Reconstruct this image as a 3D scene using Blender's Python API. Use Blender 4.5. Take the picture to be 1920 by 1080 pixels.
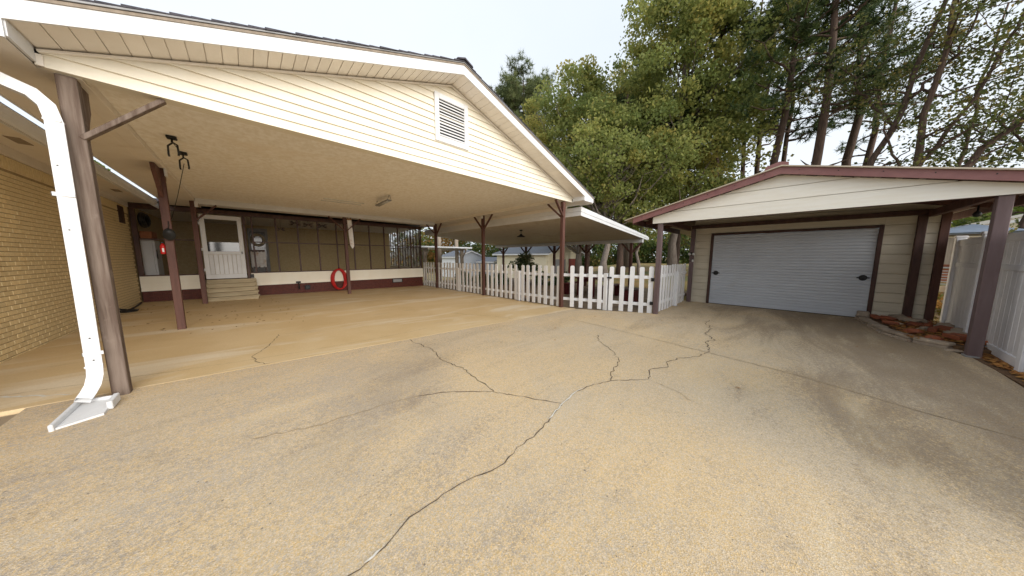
import bpy, math, random
import numpy as np
from mathutils import Vector, Matrix
R = math.radians
rnd = random.Random(7)
scene = bpy.context.scene
for o in list(bpy.data.objects):
    bpy.data.objects.remove(o)
COL = scene.collection

# ------------------------------------------------------------------ camera
cam_d = bpy.data.cameras.new('camera')
cam = bpy.data.objects.new('camera', cam_d)
COL.objects.link(cam)
cam.location = (0, 0, 1.5)
cam_d.sensor_width = 36.0
cam_d.lens = 36.0 * 501.2 / 1920.0
cam_d.clip_start = 0.05
cam_d.clip_end = 2000
cam.rotation_euler = (R(90 - 6.574), 0, R(-44.54))
scene.camera = cam

# ------------------------------------------------------------------ sky, sun, exposure
SUN_EL, SUN_AZ = R(18), R(184)          # azimuth clockwise from +Y
world = bpy.data.worlds.new('World')
scene.world = world
world.use_nodes = True
wn = world.node_tree.nodes
wl = world.node_tree.links
wn.clear()
w_out = wn.new('ShaderNodeOutputWorld')
w_bg = wn.new('ShaderNodeBackground')
w_sky = wn.new('ShaderNodeTexSky')
w_sky.sky_type = 'NISHITA'
w_sky.sun_disc = False
w_sky.sun_elevation = SUN_EL
w_sky.sun_rotation = SUN_AZ
w_sky.air_density = 1.0
w_sky.dust_density = 3.0
w_mix = wn.new('ShaderNodeMix')
w_mix.data_type = 'RGBA'
w_mix.inputs[0].default_value = 0.86     # a closed pale cloud layer over the clear sky
w_tc = wn.new('ShaderNodeTexCoord')
w_no = wn.new('ShaderNodeTexNoise')
w_no.inputs['Scale'].default_value = 1.6
w_no.inputs['Detail'].default_value = 4
w_rp = wn.new('ShaderNodeMix')
w_rp.data_type = 'RGBA'
w_rp.inputs[6].default_value = (7.0, 7.75, 8.55, 1)
w_rp.inputs[7].default_value = (9.0, 9.35, 9.8, 1)
wl.new(w_tc.outputs['Generated'], w_no.inputs['Vector'])
wl.new(w_no.outputs['Fac'], w_rp.inputs[0])
wl.new(w_sky.outputs[0], w_mix.inputs[6])
wl.new(w_rp.outputs[2], w_mix.inputs[7])
wl.new(w_mix.outputs[2], w_bg.inputs['Color'])
w_bg.inputs['Strength'].default_value = 0.034
wl.new(w_bg.outputs[0], w_out.inputs['Surface'])

sun_d = bpy.data.lights.new('sun', 'SUN')
sun_d.energy = 1.0
sun_d.angle = R(45)
sun_d.color = (1.0, 0.965, 0.92)
sun = bpy.data.objects.new('sun', sun_d)
COL.objects.link(sun)
sdir = Vector((math.sin(SUN_AZ) * math.cos(SUN_EL), math.cos(SUN_AZ) * math.cos(SUN_EL), math.sin(SUN_EL)))
sun.rotation_euler = sdir.to_track_quat('Z', 'Y').to_euler()
sun.location = (0, -10, 30)

scene.view_settings.view_transform = 'Standard'
scene.view_settings.look = 'None'
scene.view_settings.gamma = 1.0
scene.view_settings.exposure = 1.95
scene.view_settings.use_curve_mapping = False
scene.render.engine = 'CYCLES'
scene.cycles.max_bounces = 7
scene.cycles.diffuse_bounces = 5
scene.cycles.transparent_max_bounces = 24

# ------------------------------------------------------------------ materials
MATS = {}


def new_mat(name):
    m = bpy.data.materials.new(name)
    m.use_nodes = True
    nt = m.node_tree
    nt.nodes.clear()
    out = nt.nodes.new('ShaderNodeOutputMaterial')
    b = nt.nodes.new('ShaderNodeBsdfPrincipled')
    nt.links.new(b.outputs[0], out.inputs['Surface'])
    MATS[name] = m
    return m, nt, b, out


def nd(nt, t, **kw):
    n = nt.nodes.new(t)
    for k, v in kw.items():
        setattr(n, k, v)
    return n


def mixc(nt, fac, a, b, blend='MIX'):
    n = nt.nodes.new('ShaderNodeMix')
    n.data_type = 'RGBA'
    n.blend_type = blend
    for sock, v in ((0, fac), (6, a), (7, b)):
        if hasattr(v, 'is_output') or isinstance(v, bpy.types.NodeSocket):
            nt.links.new(v, n.inputs[sock])
        elif sock == 0:
            n.inputs[0].default_value = v
        else:
            n.inputs[sock].default_value = (v[0], v[1], v[2], 1)
    return n.outputs[2]


def math_n(nt, op, a, b=None, c=None, clamp=False):
    n = nt.nodes.new('ShaderNodeMath')
    n.operation = op
    n.use_clamp = clamp
    for i, v in enumerate((a, b, c)):
        if v is None:
            continue
        if isinstance(v, bpy.types.NodeSocket):
            nt.links.new(v, n.inputs[i])
        else:
            n.inputs[i].default_value = v
    return n.outputs[0]


def ramp(nt, fac, lo, hi):
    n = nt.nodes.new('ShaderNodeMapRange')
    n.interpolation_type = 'SMOOTHSTEP'
    nt.links.new(fac, n.inputs['Value'])
    n.inputs['From Min'].default_value = lo
    n.inputs['From Max'].default_value = hi
    return n.outputs[0]


def coords(nt, sc=(1, 1, 1), rot=(0, 0, 0)):
    g = nt.nodes.new('ShaderNodeNewGeometry')
    m = nt.nodes.new('ShaderNodeMapping')
    m.inputs['Scale'].default_value = sc
    m.inputs['Rotation'].default_value = rot
    nt.links.new(g.outputs['Position'], m.inputs['Vector'])
    return m.outputs[0]


def noise(nt, vec, scale, detail=4, rough=.55, dist=0):
    n = nt.nodes.new('ShaderNodeTexNoise')
    n.inputs['Scale'].default_value = scale
    n.inputs['Detail'].default_value = detail
    n.inputs['Roughness'].default_value = rough
    n.inputs['Distortion'].default_value = dist
    nt.links.new(vec, n.inputs['Vector'])
    return n.outputs['Fac']


def bump(nt, b, h, strength, dist):
    n = nt.nodes.new('ShaderNodeBump')
    n.inputs['Strength'].default_value = strength
    n.inputs['Distance'].default_value = dist
    nt.links.new(h, n.inputs['Height'])
    nt.links.new(n.outputs[0], b.inputs['Normal'])


def mat(name, c1, c2=None, scale=6, stretch=(1, 1, 1), rough=.6, bmp=.15, bdist=.004, rand=.12, dirt=None,
        dscale=1.2, dlo=.52, dhi=.72, spec=.3, metal=0, fine=None):
    if c2 is None:
        c2 = tuple(v * .86 for v in c1)
    m, nt, b, out = new_mat(name)
    v = coords(nt, stretch)
    n1 = noise(nt, v, scale, 6, .62)
    col = mixc(nt, ramp(nt, n1, .32, .68), c1, c2)
    if dirt is not None:
        n2 = noise(nt, coords(nt), dscale, 6, .65, .4)
        col = mixc(nt, ramp(nt, n2, dlo, dhi), col, dirt)
    if rand:
        oi = nt.nodes.new('ShaderNodeObjectInfo')
        k = math_n(nt, 'MULTIPLY_ADD', oi.outputs['Random'], 2 * rand, 1 - rand)
        hs = nt.nodes.new('ShaderNodeHueSaturation')
        nt.links.new(col, hs.inputs['Color'])
        nt.links.new(k, hs.inputs['Value'])
        col = hs.outputs[0]
    nt.links.new(col, b.inputs['Base Color'])
    b.inputs['Roughness'].default_value = rough
    b.inputs['Specular IOR Level'].default_value = spec
    b.inputs['Metallic'].default_value = metal
    if bmp:
        bump(nt, b, n1, bmp, bdist)
    return m


M_white = mat('white_trim', (.72, .725, .73), (.67, .67, .67), 3, rough=.45, bmp=.05, rand=.03, dirt=(.62, .60, .54), dlo=.6, dhi=.85)
M_vinyl = mat('white_vinyl', (.78, .78, .80), (.72, .72, .75), 5, rough=.4, bmp=.03, rand=.04, dirt=(.56, .55, .52), dscale=2.2, dlo=.6, dhi=.9)
M_picket = mat('white_picket', (.80, .80, .80), (.76, .76, .77), 5, rough=.42, bmp=.03, rand=.04, dirt=(.60, .58, .54), dscale=5, dlo=.62, dhi=.9)
M_cream = mat('cream_siding', (.79, .745, .635), (.76, .70, .575), 2.5, (1, 1, .4), rough=.5, bmp=.06, rand=.035, dirt=(.68, .56, .36), dscale=.8, dlo=.58, dhi=.9)
M_soffit = mat('tan_soffit', (.80, .745, .67), (.76, .70, .62), 4, rough=.55, bmp=.05, rand=.04, dirt=(.50, .40, .28), dscale=1.5, dlo=.62, dhi=.9)
M_ceiling = mat('ceiling_board', (.90, .87, .82), (.78, .73, .64), 15, (1, .6, 1), rough=.7, bmp=.25, bdist=.003, rand=.02, dirt=(.78, .70, .58), dscale=.7, dlo=.55, dhi=.85)
M_brown = mat('brown_post', (.11, .076, .058), (.21, .162, .13), 22, (1, 1, .06), rough=.75, bmp=.8, bdist=.008, rand=.05, dirt=(.30, .24, .20), dscale=4.0, dlo=.58, dhi=.80, spec=.15)
M_redwood = mat('red_brown_wood', (.080, .034, .026), (.125, .058, .043), 14, (1, 1, .08), rough=.6, bmp=.4, bdist=.005, rand=.12)
M_purple = mat('plum_post', (.135, .092, .092), (.18, .13, .13), 9, (1, 1, .10), rough=.6, bmp=.45, bdist=.005, rand=.06)
M_fascia = mat('plum_fascia', (.23, .105, .10), (.27, .13, .122), 5, rough=.45, bmp=.05, rand=.03, dirt=(.17, .08, .075), dscale=1.4, dlo=.6, dhi=.85)
M_darkframe = mat('dark_frame', (.055, .026, .020), (.085, .042, .032), 10, (1, 1, .2), rough=.5, bmp=.2, rand=.1)
M_brick = mat('yellow_brick', (.85, .70, .42), (.78, .62, .34), 18, rough=.75, bmp=.5, bdist=.004, rand=.10, dirt=(.50, .36, .17), dscale=3.5, dlo=.6, dhi=.8)
M_mortar = mat('mortar', (.44, .33, .19), (.34, .25, .14), 30, rough=.9, bmp=.5, rand=0)
M_redbrick = mat('red_foundation', (.10, .022, .012), (.07, .016, .01), 12, rough=.6, bmp=.4, rand=.12)
M_innerbrick = mat('porch_wall', (.62, .48, .25), (.54, .40, .19), 10, rough=.8, bmp=.3, rand=.06)
M_shingle = mat('dark_shingle', (.045, .042, .052), (.075, .07, .08), 40, rough=.9, bmp=.6, rand=.25)
M_gsiding = mat('garage_siding', (.66, .60, .48), (.60, .54, .42), 7, (1, .3, 3), rough=.55, bmp=.12, rand=.04, dirt=(.42, .35, .24), dscale=1.3, dlo=.6, dhi=.9)
M_ggable = mat('garage_gable', (.87, .84, .76), (.83, .79, .69), 7, (1, .3, 3), rough=.55, bmp=.1, rand=.03, dirt=(.72, .62, .45), dscale=.9, dlo=.58, dhi=.9)
M_slat = mat('roller_slat', (.60, .63, .68), (.56, .59, .64), 1.5, rough=.6, bmp=0, rand=.03, dirt=(.52, .52, .52), dscale=1.5, dlo=.6, dhi=.9)
M_black = mat('black_metal', (.012, .012, .012), (.02, .02, .02), 10, rough=.45, bmp=.05, rand=0)
M_steptread = mat('step_board', (.46, .38, .25), (.36, .29, .18), 8, (.2, 1, 1), rough=.75, bmp=.4, rand=.1)
M_hose = mat('red_hose', (.50, .015, .012), (.42, .012, .01), 10, rough=.4, bmp=0, rand=0)
M_redpaint = mat('red_paint', (.48, .015, .012), None, 10, rough=.35, bmp=0, rand=0)
M_tanmetal = mat('tan_roof_metal', (.55, .47, .36), (.48, .41, .32), 5, rough=.5, bmp=.05, rand=.03)
M_grey = mat('grey_metal', (.30, .30, .30), (.24, .24, .24), 8, rough=.45, bmp=.05, rand=0)
M_rust = mat('rusty_metal', (.28, .14, .05), (.18, .08, .03), 14, rough=.7, bmp=.3, rand=.1)
M_cloth = mat('white_cloth', (.70, .68, .66), (.60, .58, .56), 12, rough=.9, bmp=.3, rand=0, dirt=(.40, .22, .10), dscale=4, dlo=.5, dhi=.75)
M_stone = mat('kerb_stone', (.40, .32, .24), (.30, .245, .19), 14, rough=.85, bmp=.7, bdist=.012, rand=.2, dirt=(.20, .13, .08), dscale=5, dlo=.5, dhi=.75)
M_rock = mat('red_rock', (.30, .085, .035), (.22, .08, .045), 11, rough=.85, bmp=.7, bdist=.012, rand=.3, dirt=(.16, .07, .04), dscale=6, dlo=.5, dhi=.75)
M_soil = mat('soil', (.11, .065, .035), (.18, .10, .05), 22, rough=.95, bmp=.8, bdist=.02, rand=0)
M_bark = mat('bark', (.115, .075, .055), (.065, .042, .032), 7, (3, 3, .5), rough=.9, bmp=.9, bdist=.03, rand=.2)
M_greybark = mat('grey_bark', (.24, .20, .17), (.15, .12, .10), 7, (3, 3, .5), rough=.9, bmp=.9, bdist=.02, rand=.15)
M_roofgrey = mat('grey_roof', (.20, .21, .24), (.15, .16, .18), 15, rough=.85, bmp=.3, rand=.05)
M_shedwhite = mat('shed_white', (.76, .77, .79), (.70, .71, .73), 3, rough=.5, bmp=.04, rand=.03)
M_shedgrey = mat('shed_grey', (.42, .44, .48), (.38, .40, .44), 3, rough=.6, bmp=.04, rand=.03)
M_creambld = mat('cream_building', (.74, .67, .50), (.70, .62, .45), 3, rough=.7, bmp=.05, rand=.03)
M_reddoor = mat('red_door', (.24, .04, .02), (.19, .03, .016), 6, rough=.5, bmp=.1, rand=.04)
M_maroon = mat('maroon_paint', (.10, .012, .014), (.075, .01, .012), 6, rough=.4, bmp=.1, rand=.1)
M_greywood = mat('grey_wood', (.33, .27, .21), (.24, .195, .15), 9, (2, 2, .15), rough=.85, bmp=.5, rand=.1)
M_glassy, _nt, _b, _o = new_mat('dark_glass')
_b.inputs['Base Color'].default_value = (.02, .02, .022, 1)
_b.inputs['Roughness'].default_value = .08
M_leafdead = mat('dead_leaf', (.20, .085, .03), (.30, .15, .05), 9, rough=.85, bmp=.1, rand=.4)
M_bluecanopy = mat('blue_grey_canopy', (.26, .31, .40), (.22, .27, .35), 5, rough=.5, bmp=.05, rand=0)
M_orange = mat('orange_box', (.46, .16, .06), None, 6, rough=.7, bmp=0, rand=0)
M_lamp = mat('lamp_lens', (.75, .75, .72), None, 6, rough=.2, bmp=0, rand=0)


def screen_mat():
    m, nt, b, out = new_mat('insect_screen')
    b.inputs['Base Color'].default_value = (.05, .042, .032, 1)
    b.inputs['Roughness'].default_value = .7
    t = nd(nt, 'ShaderNodeBsdfTransparent')
    mx = nd(nt, 'ShaderNodeMixShader')
    mx.inputs[0].default_value = .20
    nt.links.new(t.outputs[0], mx.inputs[1])
    nt.links.new(b.outputs[0], mx.inputs[2])
    nt.links.new(mx.outputs[0], out.inputs['Surface'])
    return m


M_screen = screen_mat()


def chain_mat():
    m, nt, b, out = new_mat('chain_link')
    b.inputs['Base Color'].default_value = (.35, .36, .36, 1)
    b.inputs['Metallic'].default_value = .6
    v = coords(nt, (1, 1, 1), (0, R(45), 0))
    ch = nd(nt, 'ShaderNodeSeparateXYZ')
    nt.links.new(v, ch.inputs[0])
    a = math_n(nt, 'PINGPONG', ch.outputs[0], .03)
    c = math_n(nt, 'PINGPONG', ch.outputs[2], .03)
    f = math_n(nt, 'LESS_THAN', math_n(nt, 'MINIMUM', a, c), .005)
    t = nd(nt, 'ShaderNodeBsdfTransparent')
    mx = nd(nt, 'ShaderNodeMixShader')
    nt.links.new(f, mx.inputs[0])
    nt.links.new(t.outputs[0], mx.inputs[1])
    nt.links.new(b.outputs[0], mx.inputs[2])
    nt.links.new(mx.outputs[0], out.inputs['Surface'])
    return m


M_chain = chain_mat()


def sheet_mat():
    m, nt, b, out = new_mat('clear_plastic_sheet')
    b.inputs['Base Color'].default_value = (.62, .60, .58, 1)
    b.inputs['Roughness'].default_value = .5
    tl = nd(nt, 'ShaderNodeBsdfTranslucent')
    tl.inputs['Color'].default_value = (.8, .78, .76, 1)
    t = nd(nt, 'ShaderNodeBsdfTransparent')
    m1 = nd(nt, 'ShaderNodeMixShader')
    m1.inputs[0].default_value = .6
    nt.links.new(b.outputs[0], m1.inputs[1])
    nt.links.new(tl.outputs[0], m1.inputs[2])
    m2 = nd(nt, 'ShaderNodeMixShader')
    nt.links.new(ramp(nt, noise(nt, coords(nt), 2.5, 4), .3, .7), m2.inputs[0])
    m2.inputs[0].default_value = .5
    nt.links.new(t.outputs[0], m2.inputs[2])
    nt.links.new(m1.outputs[0], m2.inputs[1])
    nt.links.new(m2.outputs[0], out.inputs['Surface'])
    return m


M_sheet = sheet_mat()


def leaf_mat(name, ca, cb, cc, trans=.35):
    """foliage: three hues picked by a random number stored per leaf clump"""
    m, nt, b, out = new_mat(name)
    at = nd(nt, 'ShaderNodeAttribute')
    at.attribute_name = 'tint'
    r = nd(nt, 'ShaderNodeValToRGB')
    e = r.color_ramp.elements
    e[0].color = (*ca, 1)
    e[1].color = (*cc, 1)
    k = e.new(.55)
    k.color = (*cb, 1)
    nt.links.new(at.outputs['Fac'], r.inputs[0])
    nt.links.new(r.outputs[0], b.inputs['Base Color'])
    b.inputs['Roughness'].default_value = .55
    b.inputs['Specular IOR Level'].default_value = .25
    t = nd(nt, 'ShaderNodeBsdfTranslucent')
    nt.links.new(r.outputs[0], t.inputs['Color'])
    mx = nd(nt, 'ShaderNodeMixShader')
    mx.inputs[0].default_value = trans
    nt.links.new(b.outputs[0], mx.inputs[1])
    nt.links.new(t.outputs[0], mx.inputs[2])
    nt.links.new(mx.outputs[0], out.inputs['Surface'])
    return m


L_maple = leaf_mat('maple_leaf', (.17, .215, .065), (.31, .335, .10), (.48, .41, .12), .6)
L_pine = leaf_mat('pine_needle', (.035, .06, .022), (.07, .105, .03), (.13, .145, .045), .3)
L_oak = leaf_mat('oak_leaf', (.06, .08, .025), (.13, .145, .042), (.26, .19, .06), .5)
L_far = leaf_mat('far_leaf', (.04, .07, .02), (.11, .15, .035), (.30, .16, .045), .35)
L_bright = leaf_mat('yellow_green_leaf', (.10, .16, .03), (.22, .27, .05), (.34, .34, .07), .4)
L_shrub = leaf_mat('shrub_leaf', (.05, .09, .03), (.12, .17, .07), (.25, .25, .13), .35)


def concrete_drive():
    m, nt, b, out = new_mat('aggregate_concrete')
    v = coords(nt)
    sep = nd(nt, 'ShaderNodeSeparateXYZ')
    nt.links.new(v, sep.inputs[0])
    # pebbles: each its own tone
    vo = nd(nt, 'ShaderNodeTexVoronoi')
    vo.inputs['Scale'].default_value = 165
    nt.links.new(v, vo.inputs['Vector'])
    sc = nd(nt, 'ShaderNodeSeparateColor')
    nt.links.new(vo.outputs['Color'], sc.inputs[0])
    grit = noise(nt, v, 26, 5, .7)
    mott = noise(nt, v, 5.5, 6, .65, .3)
    g2 = math_n(nt, 'ADD', math_n(nt, 'MULTIPLY_ADD', grit, .60, -.30), math_n(nt, 'MULTIPLY_ADD', sc.outputs[2], .16, -.08))
    big = noise(nt, v, .5, 6, .62, .6)
    col = mixc(nt, ramp(nt, math_n(nt, 'ADD', big, g2), .34, .66), (.62, .465, .275), (.55, .445, .31))
    col = mixc(nt, math_n(nt, 'MULTIPLY', ramp(nt, math_n(nt, 'ADD', mott, g2), .50, .72), .55), col, (.48, .375, .25))
    # grey-brown weathering, strongest along the fence side of the drive, running with the fall of the slab
    vs = coords(nt, (.45, 1.5, 1), (0, 0, R(20)))
    st = noise(nt, vs, .8, 8, .66, .9)
    edge = ramp(nt, math_n(nt, 'MULTIPLY_ADD', sep.outputs[0], .17, math_n(nt, 'MULTIPLY', sep.outputs[1], -.55)), .0, 2.0)
    f = math_n(nt, 'ADD', math_n(nt, 'ADD', st, g2), math_n(nt, 'MULTIPLY_ADD', edge, .28, -.07))
    col = mixc(nt, math_n(nt, 'MULTIPLY', ramp(nt, f, .44, .76), .74), col, (.225, .165, .11))
    # darker grey-brown patch near the carport joint
    mp = nd(nt, 'ShaderNodeMapping')
    mp.vector_type = 'TEXTURE'
    mp.inputs['Location'].default_value = (1.25, 3.2, 0)
    mp.inputs['Rotation'].default_value = (0, 0, R(48))
    mp.inputs['Scale'].default_value = (2.2, .8, 9)
    nt.links.new(v, mp.inputs['Vector'])
    ln = nd(nt, 'ShaderNodeVectorMath', operation='LENGTH')
    nt.links.new(mp.outputs[0], ln.inputs[0])
    pf = math_n(nt, 'ADD', math_n(nt, 'ADD', ln.outputs['Value'], math_n(nt, 'MULTIPLY', noise(nt, v, 1.6, 7, .65, .8), 1.5)), math_n(nt, 'MULTIPLY', g2, -1.2))
    pm = math_n(nt, 'SUBTRACT', 1.0, ramp(nt, pf, .75, 1.75))
    col = mixc(nt, math_n(nt, 'MULTIPLY', pm, .55), col, (.30, .245, .185))
    # exposed grey aggregate in the left foreground
    ag = noise(nt, coords(nt, (.8, 1.1, 1), (0, 0, R(35))), .9, 6, .6, .7)
    lf = ramp(nt, sep.outputs[0], 2.2, -.8)
    af = math_n(nt, 'MULTIPLY', ramp(nt, math_n(nt, 'ADD', ag, math_n(nt, 'MULTIPLY', g2, 1.2)), .42, .66), math_n(nt, 'MULTIPLY_ADD', lf, .62, .18))
    col = mixc(nt, af, col, (.41, .35, .285))
    # pale worn streaks
    pw = noise(nt, coords(nt, (.5, 2.2, 1), (0, 0, R(28))), 1.3, 7, .62, .5)
    col = mixc(nt, math_n(nt, 'MULTIPLY', ramp(nt, math_n(nt, 'ADD', pw, g2), .56, .78), .55), col, (.67, .55, .37))
    hs = nd(nt, 'ShaderNodeHueSaturation')
    nt.links.new(col, hs.inputs['Color'])
    nt.links.new(math_n(nt, 'MULTIPLY_ADD', sc.outputs[0], .36, .82), hs.inputs['Value'])
    nt.links.new(math_n(nt, 'MULTIPLY_ADD', sc.outputs[1], .45, .78), hs.inputs['Saturation'])
    col = hs.outputs[0]
    vo2 = nd(nt, 'ShaderNodeTexVoronoi')
    vo2.inputs['Scale'].default_value = 48
    nt.links.new(v, vo2.inputs['Vector'])
    sc2 = nd(nt, 'ShaderNodeSeparateColor')
    nt.links.new(vo2.outputs['Color'], sc2.inputs[0])
    spk = math_n(nt, 'MULTIPLY', math_n(nt, 'GREATER_THAN', sc2.outputs[0], .975), math_n(nt, 'LESS_THAN', vo2.outputs['Distance'], math_n(nt, 'MULTIPLY', sc2.outputs[1], .34)))
    col = mixc(nt, math_n(nt, 'MULTIPLY', spk, .7), col, (.12, .105, .095))
    nt.links.new(col, b.inputs['Base Color'])
    b.inputs['Roughness'].default_value = .85
    b.inputs['Specular IOR Level'].default_value = .25
    bump(nt, b, math_n(nt, 'ADD', vo.outputs['Distance'], math_n(nt, 'MULTIPLY', grit, .8)), .35, .005)
    return m


def concrete_carport():
    m, nt, b, out = new_mat('stained_concrete')
    v = coords(nt)
    big = noise(nt, v, .8, 6, .6, .4)
    col = mixc(nt, ramp(nt, big, .32, .68), (.67, .505, .285), (.61, .44, .225))
    vs = coords(nt, (.42, 1.5, 1), (0, 0, R(-6)))
    pale = noise(nt, vs, .95, 6, .55, .7)
    col = mixc(nt, math_n(nt, 'MULTIPLY', ramp(nt, pale, .50, .68), .75), col, (.76, .66, .50))
    grey = noise(nt, coords(nt, (.5, 1.3, 1), (0, 0, R(8))), 1.6, 6, .6, .5)
    col = mixc(nt, math_n(nt, 'MULTIPLY', ramp(nt, grey, .60, .76), .45), col, (.42, .32, .20))
    fine = noise(nt, v, 60, 4, .7)
    hs = nd(nt, 'ShaderNodeHueSaturation')
    nt.links.new(col, hs.inputs['Color'])
    nt.links.new(math_n(nt, 'MULTIPLY_ADD', fine, .40, .80), hs.inputs['Value'])
    nt.links.new(hs.outputs[0], b.inputs['Base Color'])
    b.inputs['Roughness'].default_value = .62
    b.inputs['Specular IOR Level'].default_value = .35
    bump(nt, b, fine, .25, .003)
    return m


M_drive = concrete_drive()
M_slab = concrete_carport()
M_walk = mat('brown_concrete', (.36, .28, .19), (.29, .225, .155), 3, rough=.85, bmp=.3, rand=0, dirt=(.22, .16, .10), dscale=1.8)
M_patio = mat('patio_concrete', (.30, .225, .15), (.22, .165, .11), 2, rough=.85, bmp=.3, rand=0, dirt=(.14, .10, .07), dscale=1.0)
M_crack = mat('crack_dark', (.085, .064, .045), (.15, .115, .08), 30, rough=.95, bmp=0, rand=0)
M_faint = mat('crack_faint', (.33, .25, .155), (.41, .315, .20), 30, rough=.95, bmp=0, rand=0)
M_filler = mat('crack_filler', (.74, .71, .64), (.60, .55, .46), 30, rough=.8, bmp=.2, rand=0)


def lawn():
    m, nt, b, out = new_mat('lawn')
    v = coords(nt)
    n = noise(nt, v, .35, 6, .6)
    col = mixc(nt, ramp(nt, n, .35, .65), (.17, .17, .05), (.36, .22, .08))
    f = noise(nt, v, 14, 5, .7)
    hs = nd(nt, 'ShaderNodeHueSaturation')
    nt.links.new(col, hs.inputs['Color'])
    nt.links.new(math_n(nt, 'MULTIPLY_ADD', f, .8, .6), hs.inputs['Value'])
    nt.links.new(hs.outputs[0], b.inputs['Base Color'])
    b.inputs['Roughness'].default_value = .95
    bump(nt, b, f, .8, .05)
    return m


M_lawn = lawn()

# ------------------------------------------------------------------ mesh helpers
ORG = {}


class MB:
    def __init__(s):
        s.v = []
        s.f = []

    def add(s, vs, fs):
        o = len(s.v)
        s.v += [tuple(p) for p in vs]
        s.f += [tuple(i + o for i in f) for f in fs]
        return s

    def box(s, lo, hi, bev=0.0, rot=None, pivot=None):
        """box from corner to corner, edges chamfered by bev; optional 3x3 rot about pivot"""
        lo = np.minimum(lo, hi).astype(float) if True else lo
        hi2 = np.maximum(lo, hi)
        c = (np.array(lo) + hi2) / 2
        h = np.abs(hi2 - np.array(lo)) / 2
        if bev <= 0:
            vs = [(x, y, z) for x in (-h[0], h[0]) for y in (-h[1], h[1]) for z in (-h[2], h[2])]
            fs = [(0, 1, 3, 2), (4, 6, 7, 5), (0, 4, 5, 1), (2, 3, 7, 6), (0, 2, 6, 4), (1, 5, 7, 3)]
        else:
            bv = min(bev, *(h * .45))
            vs = []
            idx = {}
            for sx in (-1, 1):
                for sy in (-1, 1):
                    for sz in (-1, 1):
                        S = np.array((sx, sy, sz))
                        for a in range(3):
                            p = S * (h - bv)
                            p[a] = S[a] * h[a]
                            idx[(sx, sy, sz, a)] = len(vs)
                            vs.append(tuple(p))
            fs = []
            for a in range(3):
                b_, c_ = (a + 1) % 3, (a + 2) % 3
                for sg in (-1, 1):
                    q = []
                    for u, w in ((-1, -1), (1, -1), (1, 1), (-1, 1)):
                        S = [0, 0, 0]
                        S[a] = sg
                        S[b_] = u
                        S[c_] = w
                        q.append(idx[(*S, a)])
                    fs.append(tuple(q if sg > 0 else q[::-1]))
                for u in (-1, 1):
                    for w in (-1, 1):
                        S0 = [0, 0, 0]
                        S1 = [0, 0, 0]
                        S0[a] = -1
                        S1[a] = 1
                        S0[b_] = S1[b_] = u
                        S0[c_] = S1[c_] = w
                        q = (idx[(*S0, b_)], idx[(*S1, b_)], idx[(*S1, c_)], idx[(*S0, c_)])
                        fs.append(q if u * w > 0 else q[::-1])
            for sx in (-1, 1):
                for sy in (-1, 1):
                    for sz in (-1, 1):
                        q = tuple(idx[(sx, sy, sz, a)] for a in range(3))
                        fs.append(q if sx * sy * sz > 0 else q[::-1])
        vs = np.array(vs) + c
        if rot is not None:
            pv = np.array(pivot if pivot is not None else c, float)
            vs = (vs - pv) @ np.array(rot).T + pv
        return s.add(vs, fs)

    def bar(s, a, b, w, t, up=(0, 0, 1), bev=.004):
        """rectangular bar between two points"""
        a = np.array(a, float)
        b = np.array(b, float)
        d = b - a
        L = np.linalg.norm(d)
        d /= L
        up = np.array(up, float)
        x = np.cross(d, up)
        if np.linalg.norm(x) < 1e-6:
            x = np.cross(d, (1, 0, 0))
        x /= np.linalg.norm(x)
        y = np.cross(x, d)
        tmp = MB().box((-w / 2, -t / 2, 0), (w / 2, t / 2, L), bev)
        M = np.array([x, y, d])
        # keep winding right-handed
        if np.linalg.det(M) < 0:
            M[0] *= -1
        return s.add(np.array(tmp.v) @ M + a, tmp.f)

    def prism(s, poly, n, d0, d1):
        """extrude a planar polygon (3-D points) along n from d0 to d1"""
        n = np.array(n, float)
        p = np.array(poly, float)
        k = len(p)
        nn = np.zeros(3)
        for i in range(k):
            nn += np.cross(p[i], p[(i + 1) % k])
        if nn @ n < 0:
            p = p[::-1]
        if d1 < d0:
            d0, d1 = d1, d0
        vs = list(p + n * d0) + list(p + n * d1)
        fs = [tuple(range(k))[::-1], tuple(range(k, 2 * k))]
        fs += [(i, (i + 1) % k, k + (i + 1) % k, k + i) for i in range(k)]
        return s.add(vs, fs)

    def tube(s, pts, rad, sides=8, cap=True):
        pts = np.array(pts, float)
        n = len(pts)
        rad = np.full(n, rad) if np.isscalar(rad) else np.array(rad, float)
        tg = np.gradient(pts, axis=0)
        tg /= np.linalg.norm(tg, axis=1)[:, None] + 1e-9
        ref = np.array((0, 0, 1.0)) if abs(tg[0][2]) < .9 else np.array((1.0, 0, 0))
        vs = []
        for i in range(n):
            x = ref - tg[i] * (ref @ tg[i])
            x /= np.linalg.norm(x) + 1e-9
            ref = x
            y = np.cross(tg[i], x)
            for k in range(sides):
                a = 2 * math.pi * k / sides
                vs.append(pts[i] + rad[i] * (x * math.cos(a) + y * math.sin(a)))
        fs = []
        for i in range(n - 1):
            for k in range(sides):
                k2 = (k + 1) % sides
                fs.append((i * sides + k, i * sides + k2, (i + 1) * sides + k2, (i + 1) * sides + k))
        if cap:
            fs.append(tuple(range(sides))[::-1])
            fs.append(tuple((n - 1) * sides + k for k in range(sides)))
        return s.add(vs, fs)

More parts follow.
